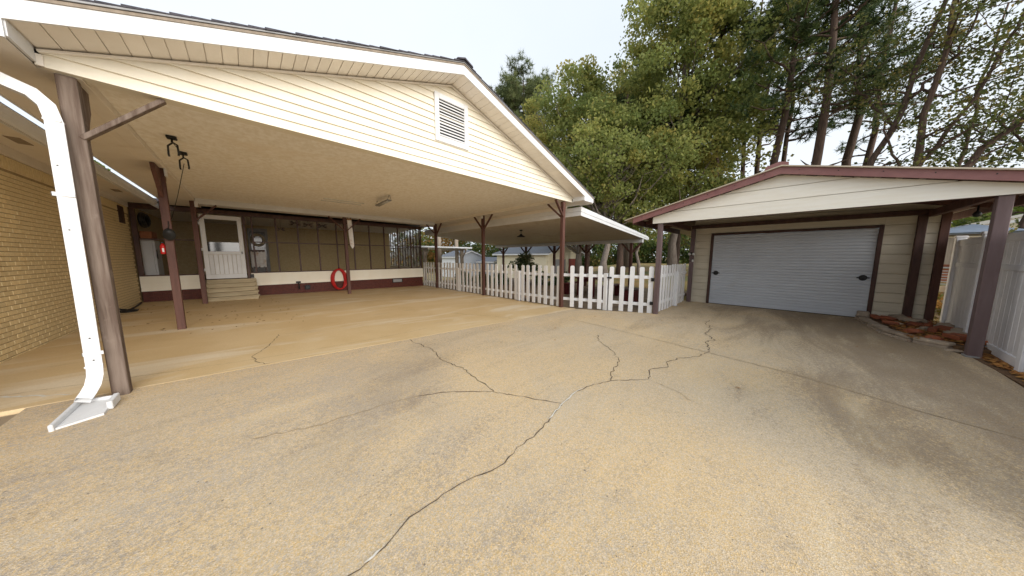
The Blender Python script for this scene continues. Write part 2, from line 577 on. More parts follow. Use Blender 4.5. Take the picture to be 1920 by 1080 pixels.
    def lathe(s, prof, c, sides=16, axis=2):
        """profile of (radius, height) turned about an axis through c"""
        vs = []
        for r, h in prof:
            for k in range(sides):
                a = 2 * math.pi * k / sides
                q = [r * math.cos(a), r * math.sin(a), h]
                if axis == 1:
                    q = [q[0], q[2], q[1]]
                if axis == 0:
                    q = [q[2], q[0], q[1]]
                vs.append((q[0] + c[0], q[1] + c[1], q[2] + c[2]))
        fs = []
        m = len(prof)
        for i in range(m - 1):
            for k in range(sides):
                k2 = (k + 1) % sides
                fs.append((i * sides + k, i * sides + k2, (i + 1) * sides + k2, (i + 1) * sides + k))
        fs.append(tuple(range(sides))[::-1])
        fs.append(tuple((m - 1) * sides + k for k in range(sides)))
        return s.add(vs, fs)

    def blob(s, c, r, seed, sub=1, flat=.6):
        """rough faceted stone"""
        g = random.Random(seed)
        t = (1 + 5 ** .5) / 2
        vs = [(-1, t, 0), (1, t, 0), (-1, -t, 0), (1, -t, 0), (0, -1, t), (0, 1, t), (0, -1, -t), (0, 1, -t), (t, 0, -1), (t, 0, 1), (-t, 0, -1), (-t, 0, 1)]
        fs = [(0, 11, 5), (0, 5, 1), (0, 1, 7), (0, 7, 10), (0, 10, 11), (1, 5, 9), (5, 11, 4), (11, 10, 2), (10, 7, 6), (7, 1, 8), (3, 9, 4), (3, 4, 2), (3, 2, 6), (3, 6, 8), (3, 8, 9), (4, 9, 5), (2, 4, 11), (6, 2, 10), (8, 6, 7), (9, 8, 1)]
        a = g.uniform(0, 6.28)
        sc = np.array((r * g.uniform(.8, 1.3), r * g.uniform(.6, 1.0), r * flat))
        out = []
        for p in vs:
            q = np.array(p) / 1.902 * sc * g.uniform(.78, 1.18)
            out.append((c[0] + q[0] * math.cos(a) - q[1] * math.sin(a), c[1] + q[0] * math.sin(a) + q[1] * math.cos(a), c[2] + q[2]))
        return s.add(out, fs)

    def mesh(s, name, org=(0, 0, 0), smooth=False):
        me = bpy.data.meshes.new(name)
        v = np.array(s.v, float) - np.array(org, float)
        me.from_pydata(v.tolist(), [], s.f)
        if smooth:
            me.polygons.foreach_set('use_smooth', [True] * len(me.polygons))
        me.update()
        return me


def tag(o, label=None, cat=None, group=None, kind=None):
    if label:
        o['label'] = label
    if cat:
        o['category'] = cat
    if group:
        o['group'] = group
    if kind:
        o['kind'] = kind
    return o


def thing(name, label, cat, loc=(0, 0, 0), group=None):
    o = bpy.data.objects.new(name, None)
    o.empty_display_size = .1
    COL.objects.link(o)
    o.location = loc
    ORG[o.name] = tuple(loc)
    return tag(o, label, cat, group)


def part(name, mb, m, parent, smooth=False, label=None, kind=None):
    org = ORG[parent.name]
    me = mb.mesh(name, org, smooth)
    me.materials.append(m)
    o = bpy.data.objects.new(name, me)
    COL.objects.link(o)
    o.parent = parent
    ORG[o.name] = org
    if label:
        o['label'] = label
    if kind:
        o['kind'] = kind
    return o


def inst(name, me, parent, loc, rz=0):
    """a piece sharing mesh data; loc in world coordinates"""
    o = bpy.data.objects.new(name, me)
    COL.objects.link(o)
    o.parent = parent
    org = ORG[parent.name]
    o.location = (loc[0] - org[0], loc[1] - org[1], loc[2] - org[2])
    o.rotation_euler = (0, 0, rz)
    return o


def single(name, mb, m, label=None, cat=None, loc=(0, 0, 0), group=None, kind=None, smooth=False):
    me = mb.mesh(name, loc, smooth)
    me.materials.append(m)
    o = bpy.data.objects.new(name, me)
    COL.objects.link(o)
    o.location = loc
    ORG[o.name] = tuple(loc)
    return tag(o, label, cat, group, kind)


def sstep(a, b, x):
    t = min(1, max(0, (x - a) / (b - a)))
    return t * t * (3 - 2 * t)


# ------------------------------------------------------------------ ground heights
def gh(x, y):
    """concrete height: the carport slab falls gently away from the house"""
    a = .07 - .0175 * (x + 1.1)
    a = max(-.072, min(.095, a))
    if x > 7:
        a = -.072 + (a + .072) + .06 * sstep(7, 9, x)
    return a * sstep(1.0, 6.0, y)


def terr(x, y):
    d = math.hypot(x, y)
    az = math.degrees(math.atan2(x, y))
    base = -.16
    far = sstep(14, 32, d)
    # the yard drops behind the patio and rises towards the trees beyond the garage
    drop = -.75 * sstep(62, 46, az) if az > 20 else -.75
    rise = .75 * sstep(58, 70, az)
    if az > 150 or az < -60:
        drop = rise = 0
    return base + far * (drop + rise)


def grid_obj(name, xs, yfun, ny, zf, m, kind='structure'):
    mb = MB()
    vs = []
    for x in xs:
        y0, y1 = yfun(x)
        for j in range(ny + 1):
            t = j / ny
            y = y0 + (y1 - y0) * t
            vs.append((x, y, zf(x, y)))
    fs = []
    n = ny + 1
    for i in range(len(xs) - 1):
        for j in range(ny):
            fs.append((i * n + j, (i + 1) * n + j, (i + 1) * n + j + 1, i * n + j + 1))
    # skirt all round so the slab has a real edge
    ring = [i * n for i in range(len(xs))] + [(len(xs) - 1) * n + j for j in range(1, n)] + [i * n + ny for i in range(len(xs) - 2, -1, -1)] + [j for j in range(ny - 1, 0, -1)]
    base = len(vs)
    for r_ in ring:
        v = vs[r_]
        vs.append((v[0], v[1], v[2] - .14))
    k = len(ring)
    for i in range(k):
        fs.append((ring[(i + 1) % k], ring[i], base + i, base + (i + 1) % k))
    mb.add(vs, fs)
    return single(name, mb, m, kind=kind)


# terrain sheet to the horizon
def terrain():
    ax = [-600, -300, -150, -80, -50, -35, -25, -18] + list(np.arange(-14, 60, 2.0)) + [62, 68, 78, 95, 130, 200, 350, 600]
    mb = MB()
    n = len(ax)
    vs = [(x, y, terr(x, y)) for x in ax for y in ax]
    fs = [(i * n + j, (i + 1) * n + j, (i + 1) * n + j + 1, i * n + j + 1) for i in range(n - 1) for j in range(n - 1)]
    return single('ground', mb.add(vs, fs), M_lawn, kind='structure')


terrain()


def joint_y(x):
    return 4.93 - .073 * (x + 1.0)


EDGE = [(-14, -14), (5.2, -14), (5.5, -2.02), (7.5, -2.115), (7.75, -2.06), (8.08, -1.93), (8.35, -1.66), (8.85, -1.45), (10.4, -1.33), (10.78, -1.32)]


def edge_y(x):
    for (x0, y0), (x1, y1) in zip(EDGE, EDGE[1:]):
        if x <= x1:
            return y0 + (y1 - y0) * (x - x0) / (x1 - x0)
    return EDGE[-1][1]


def drive_top(x):
    if x <= 6.95:
        return joint_y(x) - .012
    if x <= 7.72:
        return joint_y(6.95) - .012 + (2.40 - joint_y(6.95)) * (x - 6.95) / .77
    return 2.40


xs = sorted(set([-1.62, -1.5] + list(np.arange(-1.4, 10.8, .2).round(3)) + [5.5, 6.95, 7.5, 7.72, 7.75, 8.08, 8.35, 8.85, 10.4, 10.78]))
drive = grid_obj('driveway', xs, lambda x: (edge_y(x) if x > 5.5 else -14, drive_top(x)), 24, gh, M_drive)
slab = grid_obj('carport_slab', list(np.arange(-2.5, 7.01, .38).round(3)), lambda x: (joint_y(x) + .004, 14.05), 24, gh, M_slab)
grid_obj('walkway', [-14, -6, -3, -1.635], lambda x: (-14, joint_y(x) - .03), 10, lambda x, y: gh(x, y) - .035, M_walk)
grid_obj('patio_slab', list(np.arange(7.03, 14.3, .4)), lambda x: (drive_top(x) + .012 if x < 10.7 else 2.9, 16), 14, lambda x, y: -.055, M_patio)


# cracks: ragged ribbons lying a few millimetres proud of the concrete
def ribbon(pts, w, jit, seed, zf=gh, dz=.004, sub=10):
    g = random.Random(seed)
    P = []
    for (a, b) in zip(pts, pts[1:]):
        L = math.hypot(b[0] - a[0], b[1] - a[1])
        k = max(2, int(L / .05))
        for i in range(k):
            t = i / k
            j = jit * (1 if i else .3)
            P.append((a[0] + (b[0] - a[0]) * t + g.gauss(0, j), a[1] + (b[1] - a[1]) * t + g.gauss(0, j)))
    P.append(pts[-1])
    vs = []
    n = len(P)
    for i, p in enumerate(P):
        q0 = P[max(0, i - 1)]
        q1 = P[min(n - 1, i + 1)]
        dx, dy = q1[0] - q0[0], q1[1] - q0[1]
        L = math.hypot(dx, dy) + 1e-6
        ww = w * g.uniform(.35, 1.25) * (1 if 0 < i < n - 1 else .25)
        for s_ in (-.5, .5):
            x, y = p[0] - dy / L * ww * s_, p[1] + dx / L * ww * s_
            vs.append((x, y, zf(x, y) + dz))
    fs = [(2 * i, 2 * i + 2, 2 * i + 3, 2 * i + 1) for i in range(n - 1)]
    return MB().add(vs, fs)


main = [(.12, 1.32), (.223, 1.326), (.331, 1.331), (.6, 1.40), (.876, 1.394), (1.05, 1.35), (1.215, 1.318), (1.4, 1.37), (1.588, 1.359), (1.9, 1.42), (2.196, 1.487), (2.45, 1.52), (2.7, 1.503), (3.043, 1.374), (3.399, 1.065)]
part('crack', ribbon(main, .009, .008, 1), M_crack, drive)
part('crack', ribbon([(3.399, 1.065), (3.75, 1.16), (4.0, 1.0), (4.2, 1.08), (4.453, 1.008), (4.75, .82), (5.197, .725)], .011, .013, 2), M_crack, drive)
part('crack', ribbon([(5.197, .725), (5.7, .88), (6.0, .80), (6.4, 1.02), (6.9, .98), (7.3, 1.15), (7.8, 1.16)], 0.016, .022, 3), M_crack, drive)
part('crack', ribbon([(2.196, 1.487), (2.13, 1.60), (1.98, 1.90), (1.844, 2.172), (1.524, 2.486), (1.175, 2.669)], .010, .010, 4), M_crack, drive)
part('crack', ribbon([(1.844, 2.172), (1.90, 2.55), (1.95, 3.0), (1.90, 3.4), (2.02, 3.9), (1.971, 4.384), (1.98, 4.68)], .011, .014, 5), M_crack, drive)
part('crack', ribbon([(3.043, 1.374), (3.4, 1.50), (3.75, 1.58), (4.035, 1.799), (4.391, 2.211), (4.75, 2.45)], .010, .014, 6), M_crack, drive)
part('crack', ribbon([(1.175, 2.669), (.8, 2.75), (.341, 2.785), (-.1, 2.95)], .008, .01, 7), M_faint, drive)
part('crack', ribbon([(3.399, 1.065), (3.33, .75), (3.2, .55)], .006, .01, 8), M_faint, drive)
part('control_joint', ribbon([(5.55, 3.4), (5.3, 2.0), (5.06, .66), (4.89, -.25), (4.6, -.975), (4.45, -1.5), (4.3, -2.6)], .016, .006, 10), M_faint, drive)
part('crack_filler', ribbon([(1.88, 1.42), (2.196, 1.487), (2.45, 1.52), (2.62, 1.515)], .012, .006, 11, dz=.006), M_filler, drive)
part('crack_filler', ribbon([(.29, 1.33), (.331, 1.331), (.375, 1.342)], .014, .002, 12, dz=.006), M_filler, drive)
part('crack', ribbon([(-2.4, 5.62), (-1.93, 5.545), (-1.0, 5.36), (-.2, 5.22), (.5, 5.15), (1.5, 5.12), (2.6, 5.2)], .008, .006, 13), M_faint, slab)
part('crack', ribbon([(.10, 4.86), (-.02, 5.05), (-.06, 5.4), (.10, 5.75), (.27, 6.35), (.3, 6.6)], .009, .012, 14), M_crack, slab)
part('crack', ribbon([(4.6, 4.65), (4.4, 5.3), (4.0, 5.9), (3.9, 6.3)], .008, .012, 15), M_crack, slab)
part('crack', ribbon([(-2.3, 5.5), (-1.93, 5.5), (-1.42, 5.12)], .03, .008, 16, dz=.005), M_filler, slab)

# ------------------------------------------------------------------ brick house on the left
BX = -2.45
house = thing('brick_house', 'yellow brick house wall with white gutter along the carport', 'house', (BX, 8, 0))
part('wall', MB().box((BX - .25, 3.4, -.1), (BX - .007, 17.4, 3.13)), M_mortar, house)
bm_brick = MB().box((-.014, -.0975, -.0295), (0, .0975, .0295), .004).mesh('brick')
bm_brick.materials.append(M_brick)
bm_sold = MB().box((-.014, -.029, -.098), (0, .029, .098), .004).mesh('brick')
bm_sold.materials.append(M_brick)
places = []
for r_ in range(39):
    z = .085 + r_ * .0695
    for k in range(40):
        y = 6.75 + k * .205 + (.1025 if r_ % 2 else 0)
        if 6.75 <= y < 13.9:
            places.append((y, z))
places.sort(key=lambda q: q[0] + .02 * q[1])
for y, z in places[:300]:
    inst('brick', bm_brick, house, (BX + rnd.gauss(0, .0007), y, z))
rest = MB()
for y, z in places[300:]:
    rest.box((BX - .014, y - .0975, z - .0295), (BX + rnd.gauss(0, .0007), y + .0975, z + .0295), .004)
for k in range(110):
    y = 6.75 + k * .066
    rest.box((BX - .014, y - .029, 2.797), (BX + .002 + rnd.gauss(0, .001), y + .029, 2.992), .004)
part('brickwork', rest, M_brick, house, kind='stuff')
part('frieze_board', MB().box((BX - .01, 3.4, 3.0), (BX + .028, 13.95, 3.145), .004), M_soffit, house)
part('eave_soffit', MB().box((BX - .3, 3.4, 3.147), (-1.872, 13.99, 3.165)), M_soffit, house)
for y in (7.6, 9.7, 11.6):
    part('soffit_vent', MB().box((-2.24, y, 3.138), (-2.12, y + .35, 3.149), .003), M_greywood, house)
gut = MB()
prof = [(-1.845, 3.215), (-1.845, 3.105), (-1.80, 3.085), (-1.775, 3.105), (-1.755, 3.15), (-1.745, 3.205), (-1.735, 3.215), (-1.735, 3.222), (-1.752, 3.222), (-1.765, 3.15), (-1.785, 3.115), (-1.835, 3.115), (-1.835, 3.215)]
gut.prism([(x, 0, z - .09) for x, z in prof], (0, 1, 0), 3.4, 13.0)
part('gutter', gut, M_white, house)
part('eave_board', MB().box((-1.87, 3.4, 3.01), (-1.848, 13.9, 3.168)), M_white, house)
roofh = MB().prism([(-1.80, 0, 3.170), (-6.5, 0, 4.71), (-6.5, 0, 4.76), (-1.79, 0, 3.192)], (0, 1, 0), 3.2, 17.5)
part('roof', roofh, M_shingle, house)
part('wall_vent', MB().box((BX - .005, 13.05, 2.46), (BX + .018, 13.5, 2.94), .004), M_darkframe, house)

# ------------------------------------------------------------------ screened porch
PY = 14.0
PX0, PX1 = BX + .02, 6.86
porch = thing('screened_porch', 'long screened porch with brown mullions behind the carport', 'porch', (2.2, PY, .05))
fb = MB()
for r_ in range(6):
    for k in range(47):
        x = PX0 + .1 + k * .2 + (.1 if r_ % 2 else 0)
        if x < PX1:
            fb.box((x - .095, PY + .02, -.12 + r_ * .092), (min(x + .095, PX1), PY + .10, -.12 + r_ * .092 + .083), .004)
part('foundation_bricks', fb, M_redbrick, porch, kind='stuff')
part('foundation', MB().box((PX0, PY + .03, -.2), (PX1 - .01, PY + .14, .432)), M_redbrick, porch)
for r_ in range(4):       # lap siding under the screens
    z0 = .432 + r_ * .117
    for xa, xb in ((PX0, -1.10), (.05, PX1)):
        q = MB().prism([(0, PY - .034, z0), (0, PY + .02, z0), (0, PY + .02, z0 + .122), (0, PY - .004, z0 + .122)], (1, 0, 0), xa, xb)
        part('siding_board', q, M_cream, porch)
part('sill', MB().box((PX0, PY - .03, .902), (-1.10, PY + .05, .937), .004), M_darkframe, porch)
part('sill', MB().box((.05, PY - .03, .902), (PX1, PY + .05, .937), .004), M_darkframe, porch)
part('header', MB().box((PX0, PY - .035, 2.985), (PX1, PY + .06, 3.13), .004), M_darkframe, porch)
part('corner_post', MB().box((PX0, PY - .03, .939), (PX0 + .10, PY + .06, 2.983), .004), M_darkframe, porch)
mull = [.21 + .67 * k for k in range(10)] + [6.80]
for x in mull:
    part('mullion', MB().box((x - .024, PY - .025, .939), (x + .024, PY + .045, 2.983), .004), M_darkframe, porch)
for x in (-1.13, .005):
    part('door_jamb', MB().box((x - .035, PY - .032, .72), (x + .035, PY + .06, 2.983), .004), M_darkframe, porch)
for xa, xb in ((PX0 + .102, -1.167), (.234, 6.776)):
    part('mid_rail', MB().box((xa, PY - .02, 2.045), (xb, PY + .04, 2.085), .004), M_darkframe, porch)
ed = [.042] + mull
for a, b in [(PX0 + .102, -1.167)] + list(zip(ed, ed[1:])):
    s0 = a + (.026 if a > 0 else 0)
    s1 = b - (.026 if a > 0 else 0)
    part('screen_panel', MB().add([(s0, PY + .012, .937), (s1, PY + .012, .937), (s1, PY + .012, 2.985), (s0, PY + .012, 2.985)], [(0, 1, 2, 3)]), M_screen, porch)
# interior
part('deck', MB().box((PX0, PY + .145, .60), (PX1 - .01, PY + 4.7, .70)), M_greywood, porch)
iw = MB()
for r_ in range(18):
    z0 = .70 + r_ * .135
    iw.prism([(0, PY + 4.58, z0), (0, PY + 4.6, z0), (0, PY + 4.6, z0 + .137), (0, PY + 4.594, z0 + .137)], (1, 0, 0), PX0, PX1 - .02)
part('back_siding', iw, M_innerbrick, porch, kind='stuff')
part('back_wall', MB().box((PX0 - .2, PY + 4.601, -.1), (PX1, PY + 4.7, 3.13)), M_innerbrick, porch)
part('inner_ceiling', MB().box((PX0, PY + .065, 3.06), (PX1, PY + 4.7, 3.12)), M_ceiling, porch)
part('roof', MB().box((PX0 - .3, PY + .0, 3.262), (PX1 + .3, PY + 5.0, 3.34)), M_shingle, porch)
part('inner_side_wall', MB().box((PX0 - .02, PY + .15, .70), (PX0 + .02, PY + 4.58, 3.06)), M_innerbrick, porch)
wd = part('inner_door', MB().box((.09, PY + 4.53, .72), (.82, PY + 4.578, 2.92), .01), M_grey, porch)
part('pane', MB().box((.19, PY + 4.515, 1.0), (.72, PY + 4.528, 2.75)), M_glassy, wd)
# open right side of the porch
part('side_sill', MB().box((PX1 - .05, PY + .15, .70), (PX1, PY + 4.6, .95), .004), M_cream, porch)
for k in range(12):
    y = PY + .25 + k * .375
    part('side_mullion', MB().box((PX1 - .045, y - .035, .952), (PX1 - .005, y + .035, 3.058), .004), M_darkframe, porch)
part('side_sheet', MB().add([(PX1 - .025, PY + .1, .95), (PX1 - .025, PY + 4.55, .95), (PX1 - .025, PY + 4.55, 3.05), (PX1 - .025, PY + .1, 3.05)], [(0, 1, 2, 3)]), M_sheet, porch)
part('side_rail', MB().box((PX1 - .04, PY + .07, 2.045), (PX1 - .01, PY + 4.59, 2.085), .004), M_darkframe, porch)
# storm door
door = part('door', MB().box((-1.06, PY - .055, .745), (-.055, PY - .015, .90), .006)
            .box((-1.06, PY - .055, 1.60), (-.055, PY - .015, 1.70), .006)
            .box((-1.06, PY - .055, 2.80), (-.055, PY - .015, 2.94), .006)
            .box((-1.06, PY - .054, .902), (-.945, PY - .016, 1.598), .004).box((-.17, PY - .054, .902), (-.055, PY - .016, 1.598), .004)
            .box((-1.06, PY - .054, 1.702), (-.945, PY - .016, 2.798), .004).box((-.17, PY - .054, 1.702), (-.055, PY - .016, 2.798), .004), M_white, porch)
for k in range(7):
    x = -.944 + k * .1106
    part('door_panel', MB().box((x + .003, PY - .046, .903), (x + .1076, PY - .022, 1.597), .012), M_white, door)
part('pane', MB().box((-.944, PY - .038, 1.701), (-.171, PY - .032, 2.799)), M_screen, door)
part('lower_pane', MB().box((-.944, PY - .047, 1.701), (-.171, PY - .040, 2.02)), M_glassy, door)
part('handle', MB().box((-.135, PY - .09, 1.62), (-.095, PY - .056, 1.70), .008), M_grey, door)
for z in (1.02, 1.72, 2.6):
    part('hinge', MB().box((-1.10, PY - .07, z), (-1.045, PY - .057, z + .09), .003), M_white, door)
vt = part('crawl_vent', MB().box((5.2, PY + .005, .20), (5.72, PY + .018, .40), .004), M_black, porch)
part('vent_screen', MB().box((5.24, PY - .002, .23), (5.68, PY + .003, .37), .001), M_grey, vt)

# things on and behind the porch
CX = -.36
chair = thing('porch_chair', 'dark chair under a pale cloth behind the porch screen', 'chair', (.65 + CX, PY + .8, .7))
part('seat', MB().box((.45 + CX, PY + .6, 1.10), (.9 + CX, PY + 1.05, 1.15), .02), M_darkframe, chair)
part('backrest', MB().box((.45 + CX, PY + 1.02, 1.15), (.9 + CX, PY + 1.07, 1.80), .02), M_darkframe, chair)
for lx in (.47, .88):
    for ly in (.62, 1.04):
        part('leg', MB().box((lx + CX - .02, PY + ly - .02, .7), (lx + CX + .02, PY + ly + .02, 1.10), .004), M_darkframe, chair)
th = MB()
for k in range(9):
    th.box((.46 + CX + k * .048, PY + .575 - .012 * (k % 2), 1.10 + .03 * (k % 3 == 1)), (.46 + CX + k * .048 + .052, PY + .598 - .008 * (k % 2), 1.72 - .02 * (k % 2)), .01)
single('white_throw', th, M_cloth, 'pale cloth hung over the chair behind the screen', 'cloth', (.67 + CX, PY + .58, 1.1))
wr = MB().tube([(.45 + .22 * math.cos(a), PY + 4.49, 2.35 + .26 * math.sin(a)) for a in np.linspace(0, 2 * math.pi, 25)], .07, 8, False)
single('straw_wreath', wr, M_steptread, 'tan straw wreath on the inner porch door', 'wreath', (.45, PY + 4.49, 2.35), smooth=True)


def wall_art(label, x, z, s):
    y = PY + .35
    t = thing('hanging_ornament', label, 'ornament', (x, y, z), 'dark insect ornaments hung inside the screen')
    part('body', MB().tube([(x - .20 * s, y, z), (x, y, z + .015), (x + .24 * s, y, z - .02)], [.012 * s, .03 * s, .008 * s], 8), M_darkframe, t, True)
    for sx, sz in ((-1, .5), (1, .5), (-1, -.5), (1, -.5)):
        part('wing', MB().prism([(x, 0, z), (x + sx * .12 * s, 0, z + sz * .06 * s), (x + sx * .26 * s, 0, z + sz * .18 * s), (x + sx * .12 * s, 0, z + sz * .22 * s)], (0, 1, 0), y - .004, y + .004), M_darkframe, t)
    part('wire', MB().tube([(x, y, z + .02), (x, y, 3.055)], .003, 5), M_black, t, True)


wall_art('dark dragonfly ornament high behind the screen, nearest the porch door', 1.52, 2.90, .8)
wall_art('dark insect ornament behind the screen, middle of the high three', 1.95, 2.86, .8)
wall_art('dark insect ornament behind the screen, nearest the middle rear post', 2.45, 2.86, .8)
wall_art('dark ornament hanging lowest behind the porch screen', 1.05, 2.62, .6)
# refrigerator with an orange box and a coiled ring above, at the left end
fr = thing('refrigerator', 'pale grey refrigerator at the left end of the porch', 'refrigerator', (-2.25, PY + .8, .7))
part('cabinet', MB().box((-2.40, PY + .45, .705), (-2.16, PY + 1.25, 2.06), .015), M_shedwhite, fr)
part('door', MB().box((-2.158, PY + .455, .76), (-2.115, PY + 1.245, 2.05), .012), M_shedwhite, fr)
part('handle', MB().box((-2.113, PY + .50, 1.45), (-2.09, PY + .53, 1.75), .006), M_black, fr)
single('orange_box', MB().box((-2.39, PY + .5, 2.065), (-2.15, PY + 1.2, 2.31), .012).box((-2.395, PY + .49, 2.312), (-2.145, PY + 1.21, 2.33), .004), M_orange, 'orange box on top of the porch refrigerator', 'box', (-2.27, PY + .85, 2.065))
wr = MB()
for q in range(3):
    wr.tube([(-2.36 + .03 * q, PY + 1.05 + (.48 - .05 * q) * math.cos(a), 2.72 + (.22 - .02 * q) * math.sin(a)) for a in np.linspace(0, 2 * math.pi, 25)], .035, 8, False)
single('coiled_hose', wr, M_black, 'dark coiled loop hung above the orange box', 'coil', (-2.36, PY + 1.05, 2.72), smooth=True)

# steps
st = thing('porch_steps', 'weathered wooden steps climbing to the white porch door', 'steps', (-.43, 13.4, .05))
for k in range(5):
    y0 = 12.95 + k * .19
    z = .05 + (k + 1) * .135
    part('tread', MB().box((-1.08 + .01 * k, y0 - .025, z - .045), (.22 - .012 * k, y0 + .20, z), .006), M_steptread, st)
    part('riser', MB().box((-1.05, y0 + .005, z - .20), (.18, y0 + .03, z - .047), .003), M_steptread, st)
for x in (-1.03, .14):
    part('stringer', MB().prism([(0, 12.96, -.1), (0, 13.9, -.1), (0, 13.9, .66), (0, 13.75, .66), (0, 12.96, .11)], (1, 0, 0), x - .02, x + .02), M_steptread, st)
single('outlet_box', MB().box((.03, PY - .085, .74), (.13, PY - .035, .87), .008).box((.045, PY - .10, .755), (.115, PY - .086, .85), .004), M_black, 'small black box beside the foot of the porch door', 'box', (.08, PY - .05, .74))
fc = thing('faucet', 'dark outdoor faucet on the red porch foundation', 'faucet', (1.42, PY, .45))
part('plate', MB().box((1.34, PY - .04, .44), (1.50, PY - .023, .52), .004), M_black, fc)
part('spout', MB().tube([(1.42, PY - .03, .46), (1.42, PY - .12, .46), (1.42, PY - .15, .38), (1.42, PY - .15, .22)], .022, 8), M_black, fc, True)
single('wall_box', MB().box((1.62, PY - .05, .16), (1.80, PY + .015, .34), .01).box((1.65, PY - .07, .2), (1.77, PY - .051, .30), .006), M_black, 'black meter box low on the foundation right of faucet', 'box', (1.7, PY, .16))

# red hose
hz = thing('red_hose', 'coil of red garden hose hung on the porch wall', 'hose', (2.85, 13.93, .1))
part('hook', MB().tube([(2.87, PY - .01, 1.02), (2.87, PY - .12, 1.0), (2.87, PY - .13, 1.07)], .014, 6), M_black, hz, True)
pts = []
for i in range(7 * 28):
    a = 2 * math.pi * i / 28
    k = i / 28
    rx = .25 + .05 * math.sin(k * 2.3)
    rz = .44 + .018 * math.cos(k * 1.7)
    pts.append((2.86 + rx * math.sin(a) + .012 * math.sin(k * 5), PY - .05 - .016 * k, .54 + rz * math.cos(a) - .012 * (k % 3)))
part('coil', MB().tube(pts, .026, 6), M_hose, hz, True)

# ------------------------------------------------------------------ carport
YF, YR, YB = 4.75, 4.30, 13.98
RX, SL = 3.03, .345
EX0, EX1 = -1.68, 7.76


def rz(x):        # underside of the rake
    return 4.752 - SL * abs(x - RX)


cp = thing('carport', 'cream sided gable carport on brown posts with white trim', 'carport', (3.0, 8.5, 0))
XL, XR = -1.16, 7.25
BOT = 3.165
# gable siding, one board per course
CH = .1195
k = 0
while True:
    z0 = BOT + k * CH
    z1 = z0 + CH + .004
    if z0 > rz(RX) - .05:
        break
    xa0, xb0 = max(XL, RX - (4.752 - z0) / SL), min(XR, RX + (4.752 - z0) / SL)
    zt = min(z1, rz(RX))
    xa1, xb1 = max(XL, RX - (4.752 - zt) / SL), min(XR, RX + (4.752 - zt) / SL)
    f0, f1, bk = YF - .030, YF - .004, YF + .03
    v = [(xa0, f0, z0), (xb0, f0, z0), (xb1, f1, zt), (xa1, f1, zt), (xa0, bk, z0), (xb0, bk, z0), (xb1, bk, zt), (xa1, bk, zt)]
    f = [(0, 1, 2, 3), (5, 4, 7, 6), (4, 5, 1, 0), (3, 2, 6, 7), (4, 0, 3, 7), (1, 5, 6, 2)]
    if k == 0:
        zc = rz(XL)
        v = [(XL, f0, z0), (XR, f0, z0), (xb1, f1, zt), (xa1, f1, zt), (XL, bk, z0), (XR, bk, z0), (xb1, bk, zt), (xa1, bk, zt)]
    part('siding_board', MB().add(v, f), M_cream, cp)
    k += 1
# gable vent
vx0, vx1, vz0, vz1 = 2.655, 3.39, 3.655, 4.505
gv = part('gable_vent', MB().box((vx0, YF - .055, vz0), (vx0 + .09, YF - .012, vz1), .008).box((vx1 - .09, YF - .055, vz0), (vx1, YF - .012, vz1), .008)
          .box((vx0 + .091, YF - .054, vz0), (vx1 - .091, YF - .012, vz0 + .10), .008).box((vx0 + .091, YF - .054, vz1 - .10), (vx1 - .091, YF - .012, vz1), .008), M_white, cp)
part('vent_back', MB().box((vx0 + .08, YF - .026, vz0 + .08), (vx1 - .08, YF - .022, vz1 - .08)), M_black, gv)
for i in range(12):
    z = vz0 + .112 + i * .0535
    part('louver', MB().prism([(0, YF - .050, z), (0, YF - .047, z - .004), (0, YF - .027, z + .026), (0, YF - .030, z + .03)], (1, 0, 0), vx0 + .092, vx1 - .092), M_white, gv)
# J trim under the rake
for s_, xe in ((-1, XL), (1, XR)):
    part('trim_strip', MB().bar((RX, YF - .03, rz(RX) - .022), (xe, YF - .03, rz(xe) - .022), .024, .036, (0, 1, 0), .003), M_soffit, cp)
part('trim_strip', MB().box((XL - .022, YF - .042, BOT), (XL + .022, YF - .02, rz(XL) - .045), .003), M_soffit, cp)
# rake soffit panels
for s_ in (-1, 1):
    x = RX
    xe = XL - .02 if s_ < 0 else XR
    i = 0
    while abs(x - xe) > .02:
        x2 = x + s_ * .127
        if (x2 - xe) * s_ > 0:
            x2 = xe
        g_ = .004 * s_
        q = MB().add([(x + g_, YR + .022, rz(x) + .004), (x2 - g_, YR + .022, rz(x2) + .004), (x2 - g_, YF - .006, rz(x2) + .004), (x + g_, YF - .006, rz(x) + .004),
                      (x + g_, YR + .022, rz(x) + .014), (x2 - g_, YR + .022, rz(x2) + .014), (x2 - g_, YF - .006, rz(x2) + .014), (x + g_, YF - .006, rz(x) + .014)],
                     [(0, 1, 2, 3), (7, 6, 5, 4), (0, 4, 5, 1), (1, 5, 6, 2), (2, 6, 7, 3), (3, 7, 4, 0)])
        part('soffit_panel', q, M_soffit, cp)
        x = x2
# backing above the soffit panels
for s_, xe in ((-1, EX0), (1, EX1)):
    part('roof_deck', MB().prism([(RX, 0, rz(RX) + .17), (xe, 0, rz(xe) + .17), (xe, 0, rz(xe) + .145), (RX, 0, rz(RX) + .145)], (0, 1, 0), YR - .01, YB + 3.2), M_greywood, cp)
    part('soffit_backing', MB().prism([(RX, 0, rz(RX) + .03), (xe, 0, rz(xe) + .03), (xe, 0, rz(xe) + .017), (RX, 0, rz(RX) + .017)], (0, 1, 0), YR + .02, YF + .02), M_soffit, cp)
